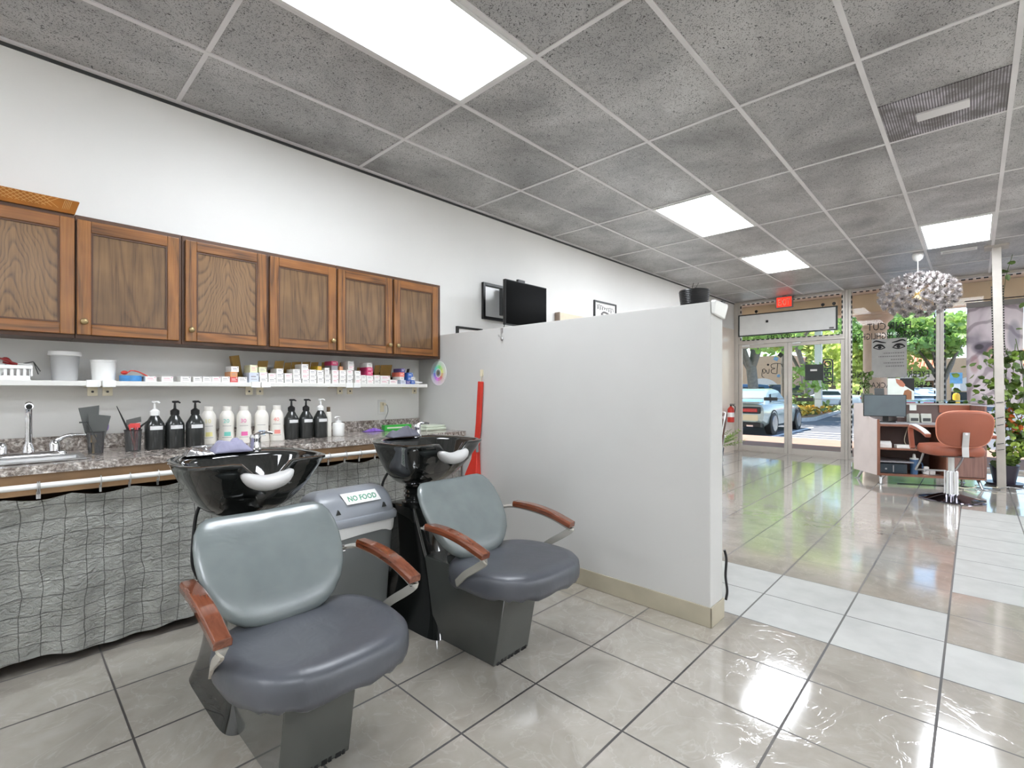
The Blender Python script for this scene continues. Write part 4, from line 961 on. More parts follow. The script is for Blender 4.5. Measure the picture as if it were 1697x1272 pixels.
mb = MB(); mb.box(3.535, 3.60, 3.40, 3.46, 2.17, 2.24).box(3.535, 3.60, 3.40, 3.46, 2.01, 2.09); mb.build('arm_cover', 'steel', t, True, bevel=.006)
scr = MB().box(3.285, 3.895, 3.215, 3.25, 1.85, 2.285).build('screen_housing', 'black_plastic', t, True, bevel=.004)
mat('screen_black', (2,2,2), .25, spec=.04); MB().box(3.293, 3.887, 3.2135, 3.2155, 1.862, 2.277).build('screen', 'screen_black', scr, True)
MB().box(3.47, 3.57, 3.222, 3.25, 2.284, 2.31).build('receiver', 'black_plastic', t, True, bevel=.003)
MB().tube(bez([(3.30,3.24,1.86),(3.28,3.26,1.75),(3.27,3.3,1.6),(3.3,3.5,1.4)],5), .004, 6).build('cable', 'black_plastic', t, True, smooth=50)

t = thing('framed_print', 'black framed white script print hanging on the left wall near the black planter', 'picture', (5.5, 3.547, 1.98))
mb = MB(); a, b, z0, z1 = 5.237, 5.762, 1.98, 2.386; f = .02
mb.box(a, a+f, 3.525, 3.546, z0, z1).box(b-f, b, 3.525, 3.546, z0, z1).box(a+f, b-f, 3.525, 3.546, z0, z0+f).box(a+f, b-f, 3.525, 3.546, z1-f, z1); mb.build('frame', 'black_plastic', t, True)
MB().box(a+f, b-f, 3.536, 3.546, z0+f, z1-f).build('print', 'paper', t, True)
mb = MB(); P = []
for k in range(90):
    u = k/89; P.append((5.30+.38*u+.018*math.sin(u*46), 3.5355, 2.31+.022*math.cos(u*46)*(1+.5*math.sin(u*9))-.02*u))
mb.tube(P, .0035, 5); mb.tube(bez([(5.40,3.5355,2.22),(5.46,3.5355,2.25),(5.55,3.5355,2.24),(5.62,3.5355,2.21),(5.5,3.5355,2.2),(5.40,3.5355,2.22)],6), .012, 5); mb.build('script', 'grey_print', t, True)
t = thing('framed_print', 'dark frame on the left wall showing only its top corner over the partition', 'picture', (3.1, 3.547, 1.45))
mb = MB(); a, b, z0, z1 = 2.95, 3.275, 1.45, 1.832; mb.box(a, a+f, 3.52, 3.546, z0, z1).box(b-f, b, 3.52, 3.546, z0, z1).box(a+f, b-f, 3.52, 3.546, z0, z0+f).box(a+f, b-f, 3.52, 3.546, z1-f, z1); mb.build('frame', 'black_plastic', t, True)
MB().box(a+f, b-f, 3.535, 3.546, z0+f, z1-f).build('print', 'paper', t, True)
mat('cream_board', (228,214,190), .4); mat('taupe', (150,132,118), .5)
t = thing('wall_box', 'low cream box shelf with a taupe end on the left wall beside the television', 'shelf', (4.85, 3.547, 1.98))
MB().box(4.46, 5.2, 3.48, 3.546, 1.98, 2.13).build('board', 'cream_board', t, True, bevel=.004); MB().box(4.445, 4.46, 3.478, 3.546, 1.98, 2.132).build('end_panel', 'taupe', t, True)

# black woven planter on the partition
t = thing('woven_planter', 'black woven planter with a few thin stems standing on the partition', 'planter', (2.615, 1.112, 1.6905))
mb = MB(); prof = [(.001,0),(.066,0),(.07,.004)]
for k in range(17): prof.append((.071+.0085*k/16+.0016*(k % 2), .005+.075*k/16))
prof += [(.078,.084),(.074,.084),(.07,.07),(.001,.068)]
mb.lathe(prof, n=40); mb.build('pot', 'black_plastic', t, smooth=25)
mat('stem_dark', (40,34,24), .6); mb = MB(); mb.tube([(.005,.01,.068),(.0,.012,.10),(-.01,-.0,.125)], .0015, 5).tube([(.0,.0,.068),(.005,-.005,.10),(.01,-.02,.125)], .0012, 5).sph((0,.012,.092),.006,8,6); mb.build('stem', 'stem_dark', t)
# white plastic device hooked on the end of the partition
t = thing('wrapped_device', 'white plastic wrapped device stuck at the top of the partition end', 'device', (2.61, .99, 1.60))
mb = MB(); mb.loft([[(2.535,.988,1.628),(2.685,.988,1.612),(2.685,.972,1.612),(2.535,.972,1.628)],[(2.525,.988,1.69),(2.705,.988,1.685),(2.705,.962,1.683),(2.527,.960,1.69)],[(2.535,.988,1.698),(2.70,.988,1.694),(2.70,.966,1.694),(2.54,.965,1.698)]]); mb.build('cover', 'white_plastic', t, True, bevel=.006)
MB().box(2.635,2.675,.968,.988,1.694,1.705).build('switch', 'black_plastic', t, True)
t = thing('extension_lead', 'black lead hanging down the street-side face at the partition end', 'cord', (2.70, .99, .3))
MB().tube(bez([(2.712,.986,.36),(2.718,.978,.31),(2.712,.98,.22),(2.722,.975,.14),(2.716,.98,.09)],6), .007, 8).build('cord', 'black_plastic', t, True, smooth=50)
# hook with key ring
t = thing('wall_hook', 'small dark metal hook with a dangling clip near the top of the partition', 'hook', (2.53, 2.512, 1.64))
mb = MB(); mb.tube(bez([(-.002,0,.035),(-.008,.0,.02),(-.008,.004,-.005),(-.018,.01,-.018),(-.02,.018,-.005)],5), .004, 6).box(-.006,-.0005,-.01,.01,.01,.045); mb.sph((-.012,-.008,-.035),(.006,.012,.012),8,6); mb.build('hook', 'steel', t, smooth=50)

# hue wheel disc hung by the cabinet corner
g = G('hue_wheel'); co_ = g.co(); x, y, z = g.sep(co_)
ang = g.ma('ARCTAN2', z, g.ma('MULTIPLY', y, -1.0)); hs = g.n('ShaderNodeCombineColor', mode='HSV')
stp = g.ma('DIVIDE', g.ma('FLOOR', g.ma('MULTIPLY', g.ma('ADD', g.ma('DIVIDE', ang, 6.28318), 1.17), 12)), 12)
g.put(hs.inputs[0], g.ma('FRACT', stp)); rad = g.ma('SQRT', g.ma('ADD', g.ma('MULTIPLY', y, y), g.ma('MULTIPLY', z, z)))
g.put(hs.inputs[1], g.ramp(g.ma('MULTIPLY', rad, 9.5), (.36, .1), (.37, .75), (.62, .6), (.64, .3), (1, .06))); hs.inputs[2].default_value = .8
inner = g.ramp(g.ma('MULTIPLY', rad, 9.5), (.05, .05), (.28, .5), (.3, 1), interp='LINEAR')
g.set(col=g.mix(1.0, hs.outputs[0], inner, 'MULTIPLY'), rough=.4); M['hue_wheel'] = g.m
t = thing('hue_wheel', 'round hair colour wheel hanging on the partition below the cabinet corner', 'colour wheel', (2.5275, 3.262, 1.372))
MB().lathe([(.001,-.002),(.104,-.002),(.104,.002),(.001,.002)], (0,0,0), 48, 'x').build('disc', 'hue_wheel', t, smooth=30)
MB().lathe([(.001,-.006),(.008,-.006),(.008,-.002),(.001,-.002)], (0,0,0), 14, 'x').build('rivet', 'brass', t)
MB().tube([(0,0,.104),(-.006,-.002,.135)], .0015, 5).build('thread', 'white_plastic', t)

# red broom hung on the partition
t = thing('red_dustpan', 'long red handled dustpan hanging on the partition beside the farther shampoo bowl', 'dustpan', (2.53, 2.73, .9))
mb = MB(); mb.tube([(2.512,2.722,1.295),(2.508,2.742,.98),(2.506,2.762,.80)], .02, flat=(.046,.022), up=(1,0,0)); mb.build('handle', 'red_plastic', t, True, bevel=.004)
mb = MB(); mb.loft([[(2.49,2.745,.80),(2.525,2.745,.80),(2.525,2.79,.80),(2.49,2.79,.80)],[(2.485,2.74,.70),(2.525,2.74,.70),(2.525,2.805,.70),(2.485,2.805,.70)],[(2.47,2.73,.58),(2.525,2.73,.58),(2.525,2.86,.58),(2.47,2.86,.58)],[(2.46,2.72,.40),(2.525,2.72,.40),(2.525,2.90,.40),(2.46,2.90,.40)]]); mb.build('pan', 'red_plastic', t, True, bevel=.006)
MB().tube([(2.484,2.735,.86),(2.482,2.728,.76)], .012, 10).build('grip', 'grey_plastic', t, True, smooth=40)
MB().tube([(2.51,2.722,1.29),(2.522,2.722,1.34)], .003, 6).box(2.516,2.529,2.71,2.734,1.335,1.385).build('hanger', 'cream_plastic', t, True)

# fire extinguisher and its bracket
t = thing('fire_extinguisher', 'red fire extinguisher with white label on the left wall by the entrance', 'fire extinguisher', (9.8, 3.44, .60))
mb = MB(); mb.lathe([(.001,0),(.055,0),(.062,.006),(.062,.24),(.05,.275),(.022,.295),(.022,.31),(.001,.31)], n=24); mb.build('cylinder', 'red_plastic', t, smooth=40)
mb = MB(); mb.lathe([(.0628,.10),(.0628,.19)], n=24, cap0=False, cap1=False); mb.build('label', 'paper', t, smooth=40)
mb = MB(); mb.lathe([(.018,.308),(.018,.335),(.001,.336)], n=12); mb.box(-.012,.012,-.07,.02,.335,.345).box(-.01,.01,-.08,.015,.352,.36); mb.build('valve', 'dark_grey_plastic', t, smooth=40)
MB().box(-.02,.02,.05,.106,.12,.15).build('bracket', 'dark_grey_plastic', t)
MB().tube(bez([(0,-.03,.335),(.05,-.06,.30),(.07,-.05,.22),(.07,-.03,.12)],5), .008, 8).build('hose', 'rubber', t, smooth=50)
# ------------------------------------------------------------------ salon chairs at the front
mat('orange_vinyl', (152,84,62), .4, var=.03, bump=.05, bs=90); mat('dark_chrome', (96,92,104), .08, metal=1, var=.01); mat('orange_edge', (226,150,122), .4); mat('brown_vinyl', (84,52,40), .4)
def salon_chair(loc, rz, label, vin, edge):
    t = thing('salon_chair', label, 'chair', (*loc, 0), rz, 'hydraulic salon chairs')
    MB().lathe([(.001,0),(.285,0),(.29,.004),(.285,.014),(.20,.034),(.10,.06),(.07,.066),(.001,.066)], n=48).build('base', 'dark_chrome', t, smooth=40)
    mb = MB(); rings = []
    for z, s in ((.06,1.12),(.08,1),(.31,1),(.325,.9)):
        rings.append([((.056+.006*math.cos(k*12*2*math.pi/72))*s*math.cos(2*math.pi*k/72), (.056+.006*math.cos(k*12*2*math.pi/72))*s*math.sin(2*math.pi*k/72), z) for k in range(72)])
    mb.loft(rings); mb.build('pump_column', 'chrome', t, smooth=40)
    MB().cyl((0,0,.32),(0,0,.50),.028).build('piston', 'satin_white_metal', t, smooth=40)
    MB().box(-.16,.16,-.14,.14,.49,.505).build('seat_plate', 'dark_grey_plastic', t)
    MB().loft([sup(.24,.235,4,40,(.03,0),.505), sup(.255,.25,4,40,(.03,0),.52), sup(.26,.255,4,40,(.03,0),.57), sup(.245,.24,4,40,(.03,0),.605), sup(.18,.18,3,40,(.03,0),.618), sup(.02,.02,2,40,(.03,0),.622)]).build('seat', vin, t, smooth=50)
    # backrest, leaning back a little
    ax = Vector((-.14,0,.99)).normalized(); nx = Vector((.99,0,.14)).normalized(); o = Vector((-.285,0,.81))
    def ring(a, b, d, n=3.2): return [o+Vector((0,p[0]*(1+.06*(p[1]/b)),0))+ax*p[1]+nx*(d+.35*p[0]*p[0]) for p in sup(a, b, n, 48)]
    bk = MB().loft([ring(.222,.178,-.026), ring(.238,.192,-.02), ring(.243,.197,-.008)] , True, False).loft([ring(.243,.197,-.008), ring(.243,.197,.006), ring(.232,.187,.03), ring(.16,.13,.045), ring(.02,.02,.048)], False, True).build('backrest', vin, t, smooth=50)
    pp = ring(.2445,.1985,-.006); MB().tube(pp, .006, 6, closed=True).build('piping', edge, bk, smooth=50)
    mb = MB(); mb.tube([tuple(o-ax*.03-nx*.032), tuple(o-ax*.19-nx*.032), (-.30,0,.515), (-.10,0,.497)], .01, flat=(.06,.01), up=(-1,0,.1)); mb.build('back_bracket', 'steel', t, bevel=.003)
    MB().lathe([(.014,-.006),(.014,.006),(.001,.008)], tuple(o-ax*.045-nx*.038), 12, 'x').build('bolt', 'chrome', t, smooth=40)
    for s in (-1, 1):
        y = s*.285
        pts = bez([(-.20,y,.72),(-.05,y,.765),(.16,y,.80),(.235,y,.79),(.245,y,.72),(.21,y,.58),(.19,y,.54)], 5)
        a = MB().tube(pts, .02, flat=(.048,.036), up=(0,0,1)).build('armrest', vin, t, smooth=40, bevel=.006)
        tp_ = bez([(-.19,y,.745),(-.05,y,.788),(.15,y,.822),(.22,y,.815)], 5); MB().tube(tp_, .01, flat=(.05,.010), up=(0,0,1)).build('arm_cap', edge if vin != 'orange_vinyl' else 'satin_white_metal', a, smooth=40)
    fr = bez([(.17,-.19,.50),(.24,-.19,.40),(.36,-.19,.285),(.38,-.17,.27),(.385,0,.268),(.38,.17,.27),(.36,.19,.285),(.24,.19,.40),(.17,.19,.50)], 5)
    MB().tube(fr, .011, 8).build('footrest', 'steel', t, smooth=50)
    return t
salon_chair((7.36,.19), R(24), 'orange hydraulic salon chair with its back turned, in front of the reception desk', 'orange_vinyl', 'orange_edge')
salon_chair((4.86,2.10), R(115), 'dark brown salon chair mostly hidden behind the partition', 'brown_vinyl', 'satin_white_metal')

# ------------------------------------------------------------------ reception desk
mat('desk_side', (214,202,198), .35, var=.04, vs=4); mat('desk_edge', (132,88,70), .4); mat('desk_inside', (96,76,72), .5, var=.06); mat('desk_grey', (150,148,152), .35)
g = G('desk_brown'); n = g.noi(g.mp(g.co(), (1,1,.06)), 45, 3, .6, .3); g.set(col=g.ramp(n, (.3, lin((112,80,72))), (.7, lin((140,106,96)))), rough=.4); M['desk_brown'] = g.m
DX, DY, DR = 7.90, .92, math.atan2(-.923, .385)
t = thing('reception_desk', 'reception desk with open shelves, pale side panel and raised glass counter by the front window', 'desk', (DX, DY, 0), DR)
L = 1.116; ZB = .115
def wp(lx, ly, z=0):
    ca, sa = math.cos(DR), math.sin(DR); return (DX+lx*ca-ly*sa, DY+lx*sa+ly*ca, z)
# left wing panel between A(0,0) and B(-.134,.511)
bx_, by_ = -.134, .511; bl = math.hypot(bx_, by_); ux, uy = bx_/bl, by_/bl
prof = [(0,ZB),(bl,ZB),(bl,1.045)]+[(.27-.0*k, 1.045) for k in range(1)]+[(.25+.0, .985),(.235,.93),(.20,.885),(.16,.86),(.10,.848),(0,.845)]
def wing(mb, th, grow=0):
    vs = [(ux*p[0], uy*p[0], p[1]) for p in prof]; nx_, ny_ = uy, -ux
    n = len(vs); v2 = [(x+nx_*th, y+ny_*th, z) for x, y, z in vs]
    mb.add(vs+v2, [tuple(range(n))[::-1], tuple(range(n, 2*n))]+[(i, (i+1) % n, n+(i+1) % n, n+i) for i in range(n)])
mb = MB(); wing(mb, .012); mb.build('side_panel', 'desk_side', t)
mb = MB(); mb.box(-.004,.022,-.004,.004,ZB,.845).box(.011,.030,.0,.5,ZB,.80); mb.build('side_panel', 'desk_edge', t)
MB().box(L-.02, L, 0, .55, ZB, 1.03).build('side_panel', 'desk_brown', t)
mb = MB(); mb.add([(bx_,by_,ZB),(L,.55,ZB),(L,.53,ZB),(bx_+.01,by_-.02,ZB),(bx_,by_,1.045),(L,.55,1.045),(L,.53,1.045),(bx_+.01,by_-.02,1.045)], [(0,1,2,3),(7,6,5,4),(0,4,5,1),(1,5,6,2),(2,6,7,3),(3,7,4,0)]); mb.build('front_panel', 'desk_side', t)
MB().box(.012, L-.02, .01, .52, .775, .80).build('worktop', 'desk_grey', t, bevel=.003)
MB().box(.012, L-.02, .0, .012, .758, .784).build('worktop_edge', 'desk_edge', t)
mb = MB(); mb.box(.03, .72, .02, .50, .45, .468); mb.build('shelf', 'desk_edge', t)
mb = MB(); mb.box(.03, .40, .03, .50, .285, .300); mb.build('shelf', 'desk_grey', t)
MB().box(.03, L-.02, .0, .52, ZB, ZB+.022).build('bottom_board', 'desk_edge', t)
MB().box(.03, L-.02, .49, .515, ZB+.022, .775).build('back_board', 'desk_inside', t)
MB().box(.72, .74, .0, .49, ZB+.022, .775).build('partition_board', 'desk_edge', t)
MB().box(.742, L-.022, -.004, .014, ZB+.03, .75).build('cabinet_door', 'desk_brown', t, bevel=.003)
MB().box(.0, L, .36, .56, 1.03, 1.05).build('riser_top', 'desk_side', t, bevel=.004)
MB().box(.33, L-.02, .37, .385, .80, 1.03).build('riser_panel', 'desk_inside', t)
MB().box(.78, L-.02, .355, .37, .93, 1.03).build('riser_trim', 'red_orange' if False else 'orange_vinyl', t)
glassmat('glass_green', (.72,.9,.84), 1.4)
MB().box(.18, L+.05, .30, .62, 1.078, 1.088).build('glass_counter', 'glass_green', t)
for x in (.24, .60, .80, 1.06): MB().cyl((x,.46,1.05),(x,.46,1.078),.012,n=12).build('standoff', 'dark_grey_plastic', t, smooth=40)
for (x, y, dx, dy) in ((.05,.05,-.02,-.07), (-.06,.40,-.05,.02), (L-.06,.06,-.0,-.11), (L-.06,.48,.02,.02)):
    mb = MB(); mb.cyl((x+dx,y+dy,.008),(x,y,ZB),.012,.02,12); mb.lathe([(.001,0),(.034,0),(.034,.006),(.015,.012),(.001,.012)], (x+dx,y+dy,0), 16); mb.build('leg', 'steel', t, smooth=40)

def put(name, label, cat, lx, ly, z, rz=0):
    return thing(name, label, cat, wp(lx, ly, z), DR+rz)
mat('monitor_grey', (92,102,106), .3)
t = put('computer_monitor', 'grey computer monitor standing at the left end of the reception desk', 'monitor', .14, .17, .8005, R(-8))
sc_ = MB().box(-.245,.215,-.02,.0,.075,.365).build('housing', 'black_plastic', t, bevel=.006); MB().box(-.236,.206,-.022,-.019,.085,.357).build('screen', 'monitor_grey', sc_)
MB().box(-.03,.03,0,.02,.03,.12).box(-.10,.10,-.06,.06,0,.012).box(-.03,.03,.0,.02,.012,.03).build('stand', 'black_plastic', t)
t = put('square_planter', 'square grey-green planter with twisted bamboo on the left corner of the reception desk', 'planter', .0, .43, 1.0505)
mat('planter_green', (110,118,102), .6); MB().loft([sup(.05,.05,8,24,z=0), sup(.062,.062,8,24,z=.13), sup(.055,.055,8,24,z=.13), sup(.05,.05,8,24,z=.11)]).build('pot', 'planter_green', t, smooth=30)
mat('leaf_dark', (84,108,50), .4, var=.2, vs=30); mat('leaf_mid', (122,150,62), .4, var=.2, vs=30); mat('leaf_lime', (170,196,84), .45, var=.2, vs=20); mat('leaf_orange', (206,104,46), .5, var=.2, vs=20)
mb = MB()
for k in range(4):
    ph = k*1.6; mb.tube([(.025*math.cos(ph+q*.9), .025*math.sin(ph+q*.9), .11+.03*q) for q in range(10)], .006, 6)
mb.build('stem', 'leaf_dark', t, smooth=50)
def leafcloud(mb, n, fn, size, seed, flat=.35, tilt=1.0):
    rr_ = random.Random(seed)
    for _ in range(n):
        c = Vector(fn(rr_)); s = size*rr_.uniform(.7, 1.3)
        d = Vector((rr_.uniform(-1,1), rr_.uniform(-1,1), rr_.uniform(-1,.5)*tilt)).normalized(); w_ = d.orthogonal().normalized(); w_ = (Matrix.Rotation(rr_.uniform(0, 6.28), 3, d) @ w_); nn = d.cross(w_)
        mb.add([c-d*s*.45, c-d*s*.32+w_*s*flat*.8+nn*s*.05, c+d*s*.05+w_*s*flat+nn*s*.07, c+d*s*.5, c+d*s*.05-w_*s*flat+nn*s*.07, c-d*s*.32-w_*s*flat*.8+nn*s*.05], [(0,1,2,3),(0,3,4,5)])
    return mb
mb = leafcloud(MB(), 26, lambda r: (r.uniform(-.05,.05), r.uniform(-.05,.05), r.uniform(.22,.42)), .07, 4); mb.build('foliage', 'leaf_dark', t)['kind'] = 'stuff'
t = put('photo_stand', 'dark square photo stand on the counter behind the monitor', 'photo stand', .17, .50, 1.089, 0)
mb = MB(Matrix.Rotation(R(-10),4,'X')); mb.box(-.055,.055,-.006,.006,.004,.165); mb.build('board', 'dark_grey_plastic', t)
t = put('picture_card', 'small standing picture card of a dark haired bride on the counter behind the monitor', 'card', .40, .50, 1.089, 0)
mat('card_pale', (226,232,224), .5); mat('card_skin', (186,120,96), .6); mat('card_brown', (150,100,66), .6)
MB().box(-.14,.16,-.003,.003,.0005,.30).build('card', 'card_pale', t)
mb = MB(); mb.prism([(.0,.30),(.16,.30),(.16,.12),(.12,.15),(.05,.20),(.0,.25)], 'y', -.0045, -.003); mb.build('hair', 'black_print', t)
mb = MB(); mb.prism([(-.05,.295),(.02,.27),(.06,.21),(.04,.18),(.0,.19),(-.04,.24)], 'y', -.005, -.0032); mb.build('face', 'card_skin', t)
mb = MB(); mb.prism([(.02,.01),(.13,.01),(.13,.12),(.09,.15),(.05,.13)], 'y', -.005, -.0032); mb.build('bouquet', 'card_brown', t)
for i, (lx, z, w_, h_, nm, lab) in enumerate([(.36,.86,.09,.155,'paper','white price tag sheet hanging from the glass counter right of the monitor'),(.50,.955,.075,.075,'paper','small white note hanging from the counter riser above the grey machines')]):
    o = MB().box(-w_/2,w_/2,-.001,.001,0,h_).build('paper_note', 'paper'); o.location = wp(lx, .362, z); o.rotation_euler = (0,0,DR); tag(o, lab, 'paper')
mat('device_grey', (176,178,168), .4)
for lx, lab in ((.47,'grey card machine standing left of its twin on the reception desk'),(.60,'grey card machine standing right of its twin on the reception desk')):
    t = put('card_machine', lab, 'card machine', lx, .27, .8005); mb = MB(); mb.prism([(-.05,0),(.05,0),(.05,.10),(-.03,.12)], 'x', -.055, .055) ; mb.build('body', 'device_grey', t, bevel=.006); MB().box(-.04,.04,-.052,-.049,.02,.06).build('keypad', 'dark_grey_plastic', t)
mat('mug_blue', (70,102,140), .35)
t = put('travel_mug', 'blue travel mug with handle on the lowest shelf of the reception desk', 'mug', .43, .12, ZB+.0225)
MB().lathe([(.001,0),(.038,0),(.045,.17),(.047,.19),(.001,.2)], n=20).build('body', 'mug_blue', t, smooth=40); MB().tube(bez([(.042,0,.15),(.085,0,.14),(.085,0,.07),(.04,0,.05)],5), .007, 8).build('handle', 'mug_blue', t, smooth=50); MB().lathe([(.046,.188),(.047,.205),(.02,.21),(.012,.26),(.001,.26)], n=16).build('lid', 'white_plastic', t, smooth=40)
mat('case_blue', (42,56,66), .35)
t = put('storage_case', 'dark blue storage case on the lowest desk shelf at the left', 'case', .19, .2, ZB+.0225)
MB().box(-.15,.15,-.14,.12,0,.13).build('body', 'case_blue', t, bevel=.01); MB().box(-.005,.005,-.145,-.14,.02,.11).box(-.09,-.07,-.146,-.14,.05,.07).build('latch', 'steel', t)
t = put('white_router', 'white router standing on the upper desk shelf at the left', 'router', .11, .14, .4685); MB().prism([(-.06,0),(.06,0),(.06,.05),(-.02,.09),(-.06,.06)], 'x', -.07, .07).build('body', 'white_plastic', t, bevel=.006)
t = put('white_switch_box', 'long low white box on the upper desk shelf right of the router', 'box', .33, .12, .4685); MB().box(-.10,.10,-.05,.05,0,.045).build('body', 'white_plastic', t, bevel=.004)
t = put('power_adapter', 'tangle of white power adapters at the bottom of the desk right of the mug', 'adapter', .60, .16, ZB+.0225); MB().box(-.07,-.01,-.04,.02,0,.10).box(.0,.06,-.03,.02,.0,.06).build('body', 'white_plastic', t, bevel=.006)
MB().tube(bez([(-.04,-.04,.05),(-.09,-.07,.02),(-.04,-.09,.005),(.05,-.08,.006),(.10,-.05,.01)],5), .004, 6).build('cord', 'grey_plastic', t, smooth=50)
t = put('desk_cord', 'pale cord hanging in a loop behind the front edge of the desk', 'cord', .42, .3, .47); MB().tube(bez([(.06,.1,.30),(.0,.02,.22),(-.05,-.05,.08),(.0,-.08,.005),(.12,-.03,.006),(.2,.05,.02)],6), .005, 6).build('cord', 'cream_plastic', t, smooth=50)
mat('cable_dark', (40,44,48), .5)
rc = random.Random(5)
for i, lab in enumerate(['dark floor cable running under the reception desk to the right','thin tangled grey cable on the floor under the right end of the desk','pale looped cable on the floor beside the pole foot']):
    pts = [wp(.25+.1*i+k*.17*(1 if i < 2 else .6)+(.35 if i else 0), .10+rc.uniform(-.16,.16)*(1 if i else .3), .006+(.03*abs(rc.uniform(-1,1)) if i else 0)) for k in range(7)]
    o = MB().tube(bez(pts, 6), .005, 6).build('floor_cable', ['cable_dark','steel','cream_plastic'][i], smooth=50); tag(o, lab, 'cable')

# ------------------------------------------------------------------ pendant lamp made of paper flowers
mat('petal', (160,153,151), .6, var=.06); mat('gold', (206,170,96), .3, metal=.5)
t = thing('pendant_lamp', 'big white flower-ball pendant lamp hanging before the front windows', 'pendant lamp', (8.188, .532, H))
MB().lathe([(.001,-.001),(.055,-.001),(.062,-.03),(.05,-.075),(.02,-.10),(.001,-.10)], n=24).build('canopy', 'white_plastic', t, smooth=40)
MB().cyl((0,0,-.10),(0,0,-.47),.006,n=8).build('cord', 'white_plastic', t)
cz = -.535
MB().lathe([(.02,.09),(.05,.08),(.05,.02),(.02,.0),(.001,0)], (0,0,cz-.02), 20).build('socket', 'white_plastic', t, smooth=40)
emat('bulb_glow', (255,226,170), 1.2); MB().sph((0,0,cz-.03),.045,16,10).build('bulb', 'bulb_glow', t, smooth=60)
mb = MB()
for k in range(3): mb.tube([(.10*math.cos(a), .03*math.sin(a)*(k-1)*2+.0, cz+.055*math.sin(a)) if k != 1 else (.10*math.cos(a), .10*math.sin(a), cz) for a in [2*math.pi*q/28 for q in range(28)]], .007, 6, closed=True)
mb.build('ring', 'gold', t, smooth=50)
bm_ = MB()
for k in range(11):
    a = 2*math.pi*k/11
    for tl, rr2 in ((1.35, .06), (.95, .07), (.5, .07), (.15, .06)):
        d = Vector((math.cos(a+tl)*math.sin(tl), math.sin(a+tl)*math.sin(tl), math.cos(tl))); w_ = Vector((-math.sin(a+tl), math.cos(a+tl), 0))
        bm_.add([Vector((0,0,0)), d*rr2*.55+w_*.0075, d*rr2, d*rr2*.55-w_*.0075], [(0,1,2,3)])
bm_.tube([(0,0,-.30),(0,0,.0)], .0022, 4)
first = None
N = 98
for k in range(N):
    zz = 1-2*(k+.5)/N; ph = k*2.39996; r_ = math.sqrt(1-zz*zz); d = Vector((r_*math.cos(ph), r_*math.sin(ph), zz))
    p = Vector((d.x*.375, d.y*.375, d.z*.255))
    if first is None: first = bm_.build('blossom', 'petal', t); o = first
    else: o = first.copy(); C.objects.link(o); o.parent = t
    o.location = p+Vector((0,0,cz)); o.rotation_euler = p.normalized().to_track_quat('Z', 'Y').to_euler(); s_ = p.length/.36; o.scale = (1.05, 1.05, s_)

# ------------------------------------------------------------------ pole with vines, planter, banner
mat('pole_paint', (188,182,174), .5, var=.05)
t = thing('support_pole', 'pale square pole from floor to ceiling wound with wires beside the orange chair', 'pole', (8.62, -.245, 0))
def pl(z): return Vector((-.17*z/H, .05*z/H, z))
mb = MB(); mb.loft([[pl(z)+Vector((a*.042, b*.042, 0)) for a, b in ((-1,-1),(1,-1),(1,1),(-1,1))] for z in (0.001, 1.5, H-.001)]); mb.build('post', 'pole_paint', t, bevel=.004)
MB().box(-.30,-.04,-.06,.16,H-.02,H-.001).build('ceiling_plate', 'pole_paint', t)
mb = MB()
for (z0_, z1_, n_) in ((.45,.60,2),(.75,.95,2.2),(1.05,1.1,1)):
    mb.tube([pl(z0_+(z1_-z0_)*q/40)+Vector((.05*math.cos(q*n_*.157*1.0), .05*math.sin(q*n_*.157), 0)) for q in range(41)], .004, 5)
mb.build('wire', 'cable_dark', t)
mb = MB()
for s in (-1, 1):
    for k in range(26): mb.cbox(pl(1.70+k*.032)+Vector((-.02, s*.05, 0)), (.012,.012,.02))
mb.build('light_string', 'black_plastic', t)
t = thing('vine_planter', 'dark pot on the floor behind the pole with vines climbing up it', 'potted plant', (8.98, -.28, 0))
mat('pot_plum', (52,46,60), .3); MB().lathe([(.001,0),(.10,0),(.14,.24),(.145,.26),(.13,.26),(.12,.22),(.001,.22)], n=28).build('pot', 'pot_plum', t, smooth=40)
MB().lathe([(.001,0),(.17,0),(.19,.03),(.18,.03),(.001,.012)], n=28).build('saucer', 'pot_plum', t, smooth=40)
def vine(r):
    z = r.uniform(.22, 1.72); s = .10+.16*math.sin(min(1, max(0, (1.9-z)/1.6))*math.pi)
    return (-.30*(z/1.7)+r.gauss(0, .06), r.gauss(-.06, s), z)
o = leafcloud(MB(), 230, vine, .095, 11, .36).build('foliage', 'leaf_dark', t); o['kind'] = 'stuff'
o = leafcloud(MB(), 170, vine, .09, 12, .36).build('foliage', 'leaf_mid', t); o['kind'] = 'stuff'
o = leafcloud(MB(), 60, lambda r: (r.gauss(-.18,.05), r.gauss(-.05,.12), r.uniform(.4,1.0)), .085, 13, .36).build('foliage', 'leaf_lime', t); o['kind'] = 'stuff'
o = leafcloud(MB(), 30, lambda r: (r.gauss(-.16,.04), r.gauss(-.08,.05), r.uniform(.62,1.0)), .07, 14, .3).build('foliage', 'leaf_orange', t); o['kind'] = 'stuff'
mb = MB()
for k in range(7):
    a = k*.9; mb.tube(bez([(.03*math.cos(a), .03*math.sin(a), .2), (-.08+.05*math.cos(a*2), -.05+.10*math.sin(a), .7), (-.2+.04*math.cos(a), -.04+.13*math.cos(a*1.7), 1.2), (-.28, -.02+.12*math.sin(a*2.1), 1.75+.12*math.sin(a))], 6), .004, 5)
mb.tube(bez([(-.28,-.02,1.6),(-.30,.03,2.1),(-.36,-.0,2.6),(-.4,-.06,2.9)],6), .003, 5); mb.build('stem', 'leaf_dark', t)
mb = MB(); 
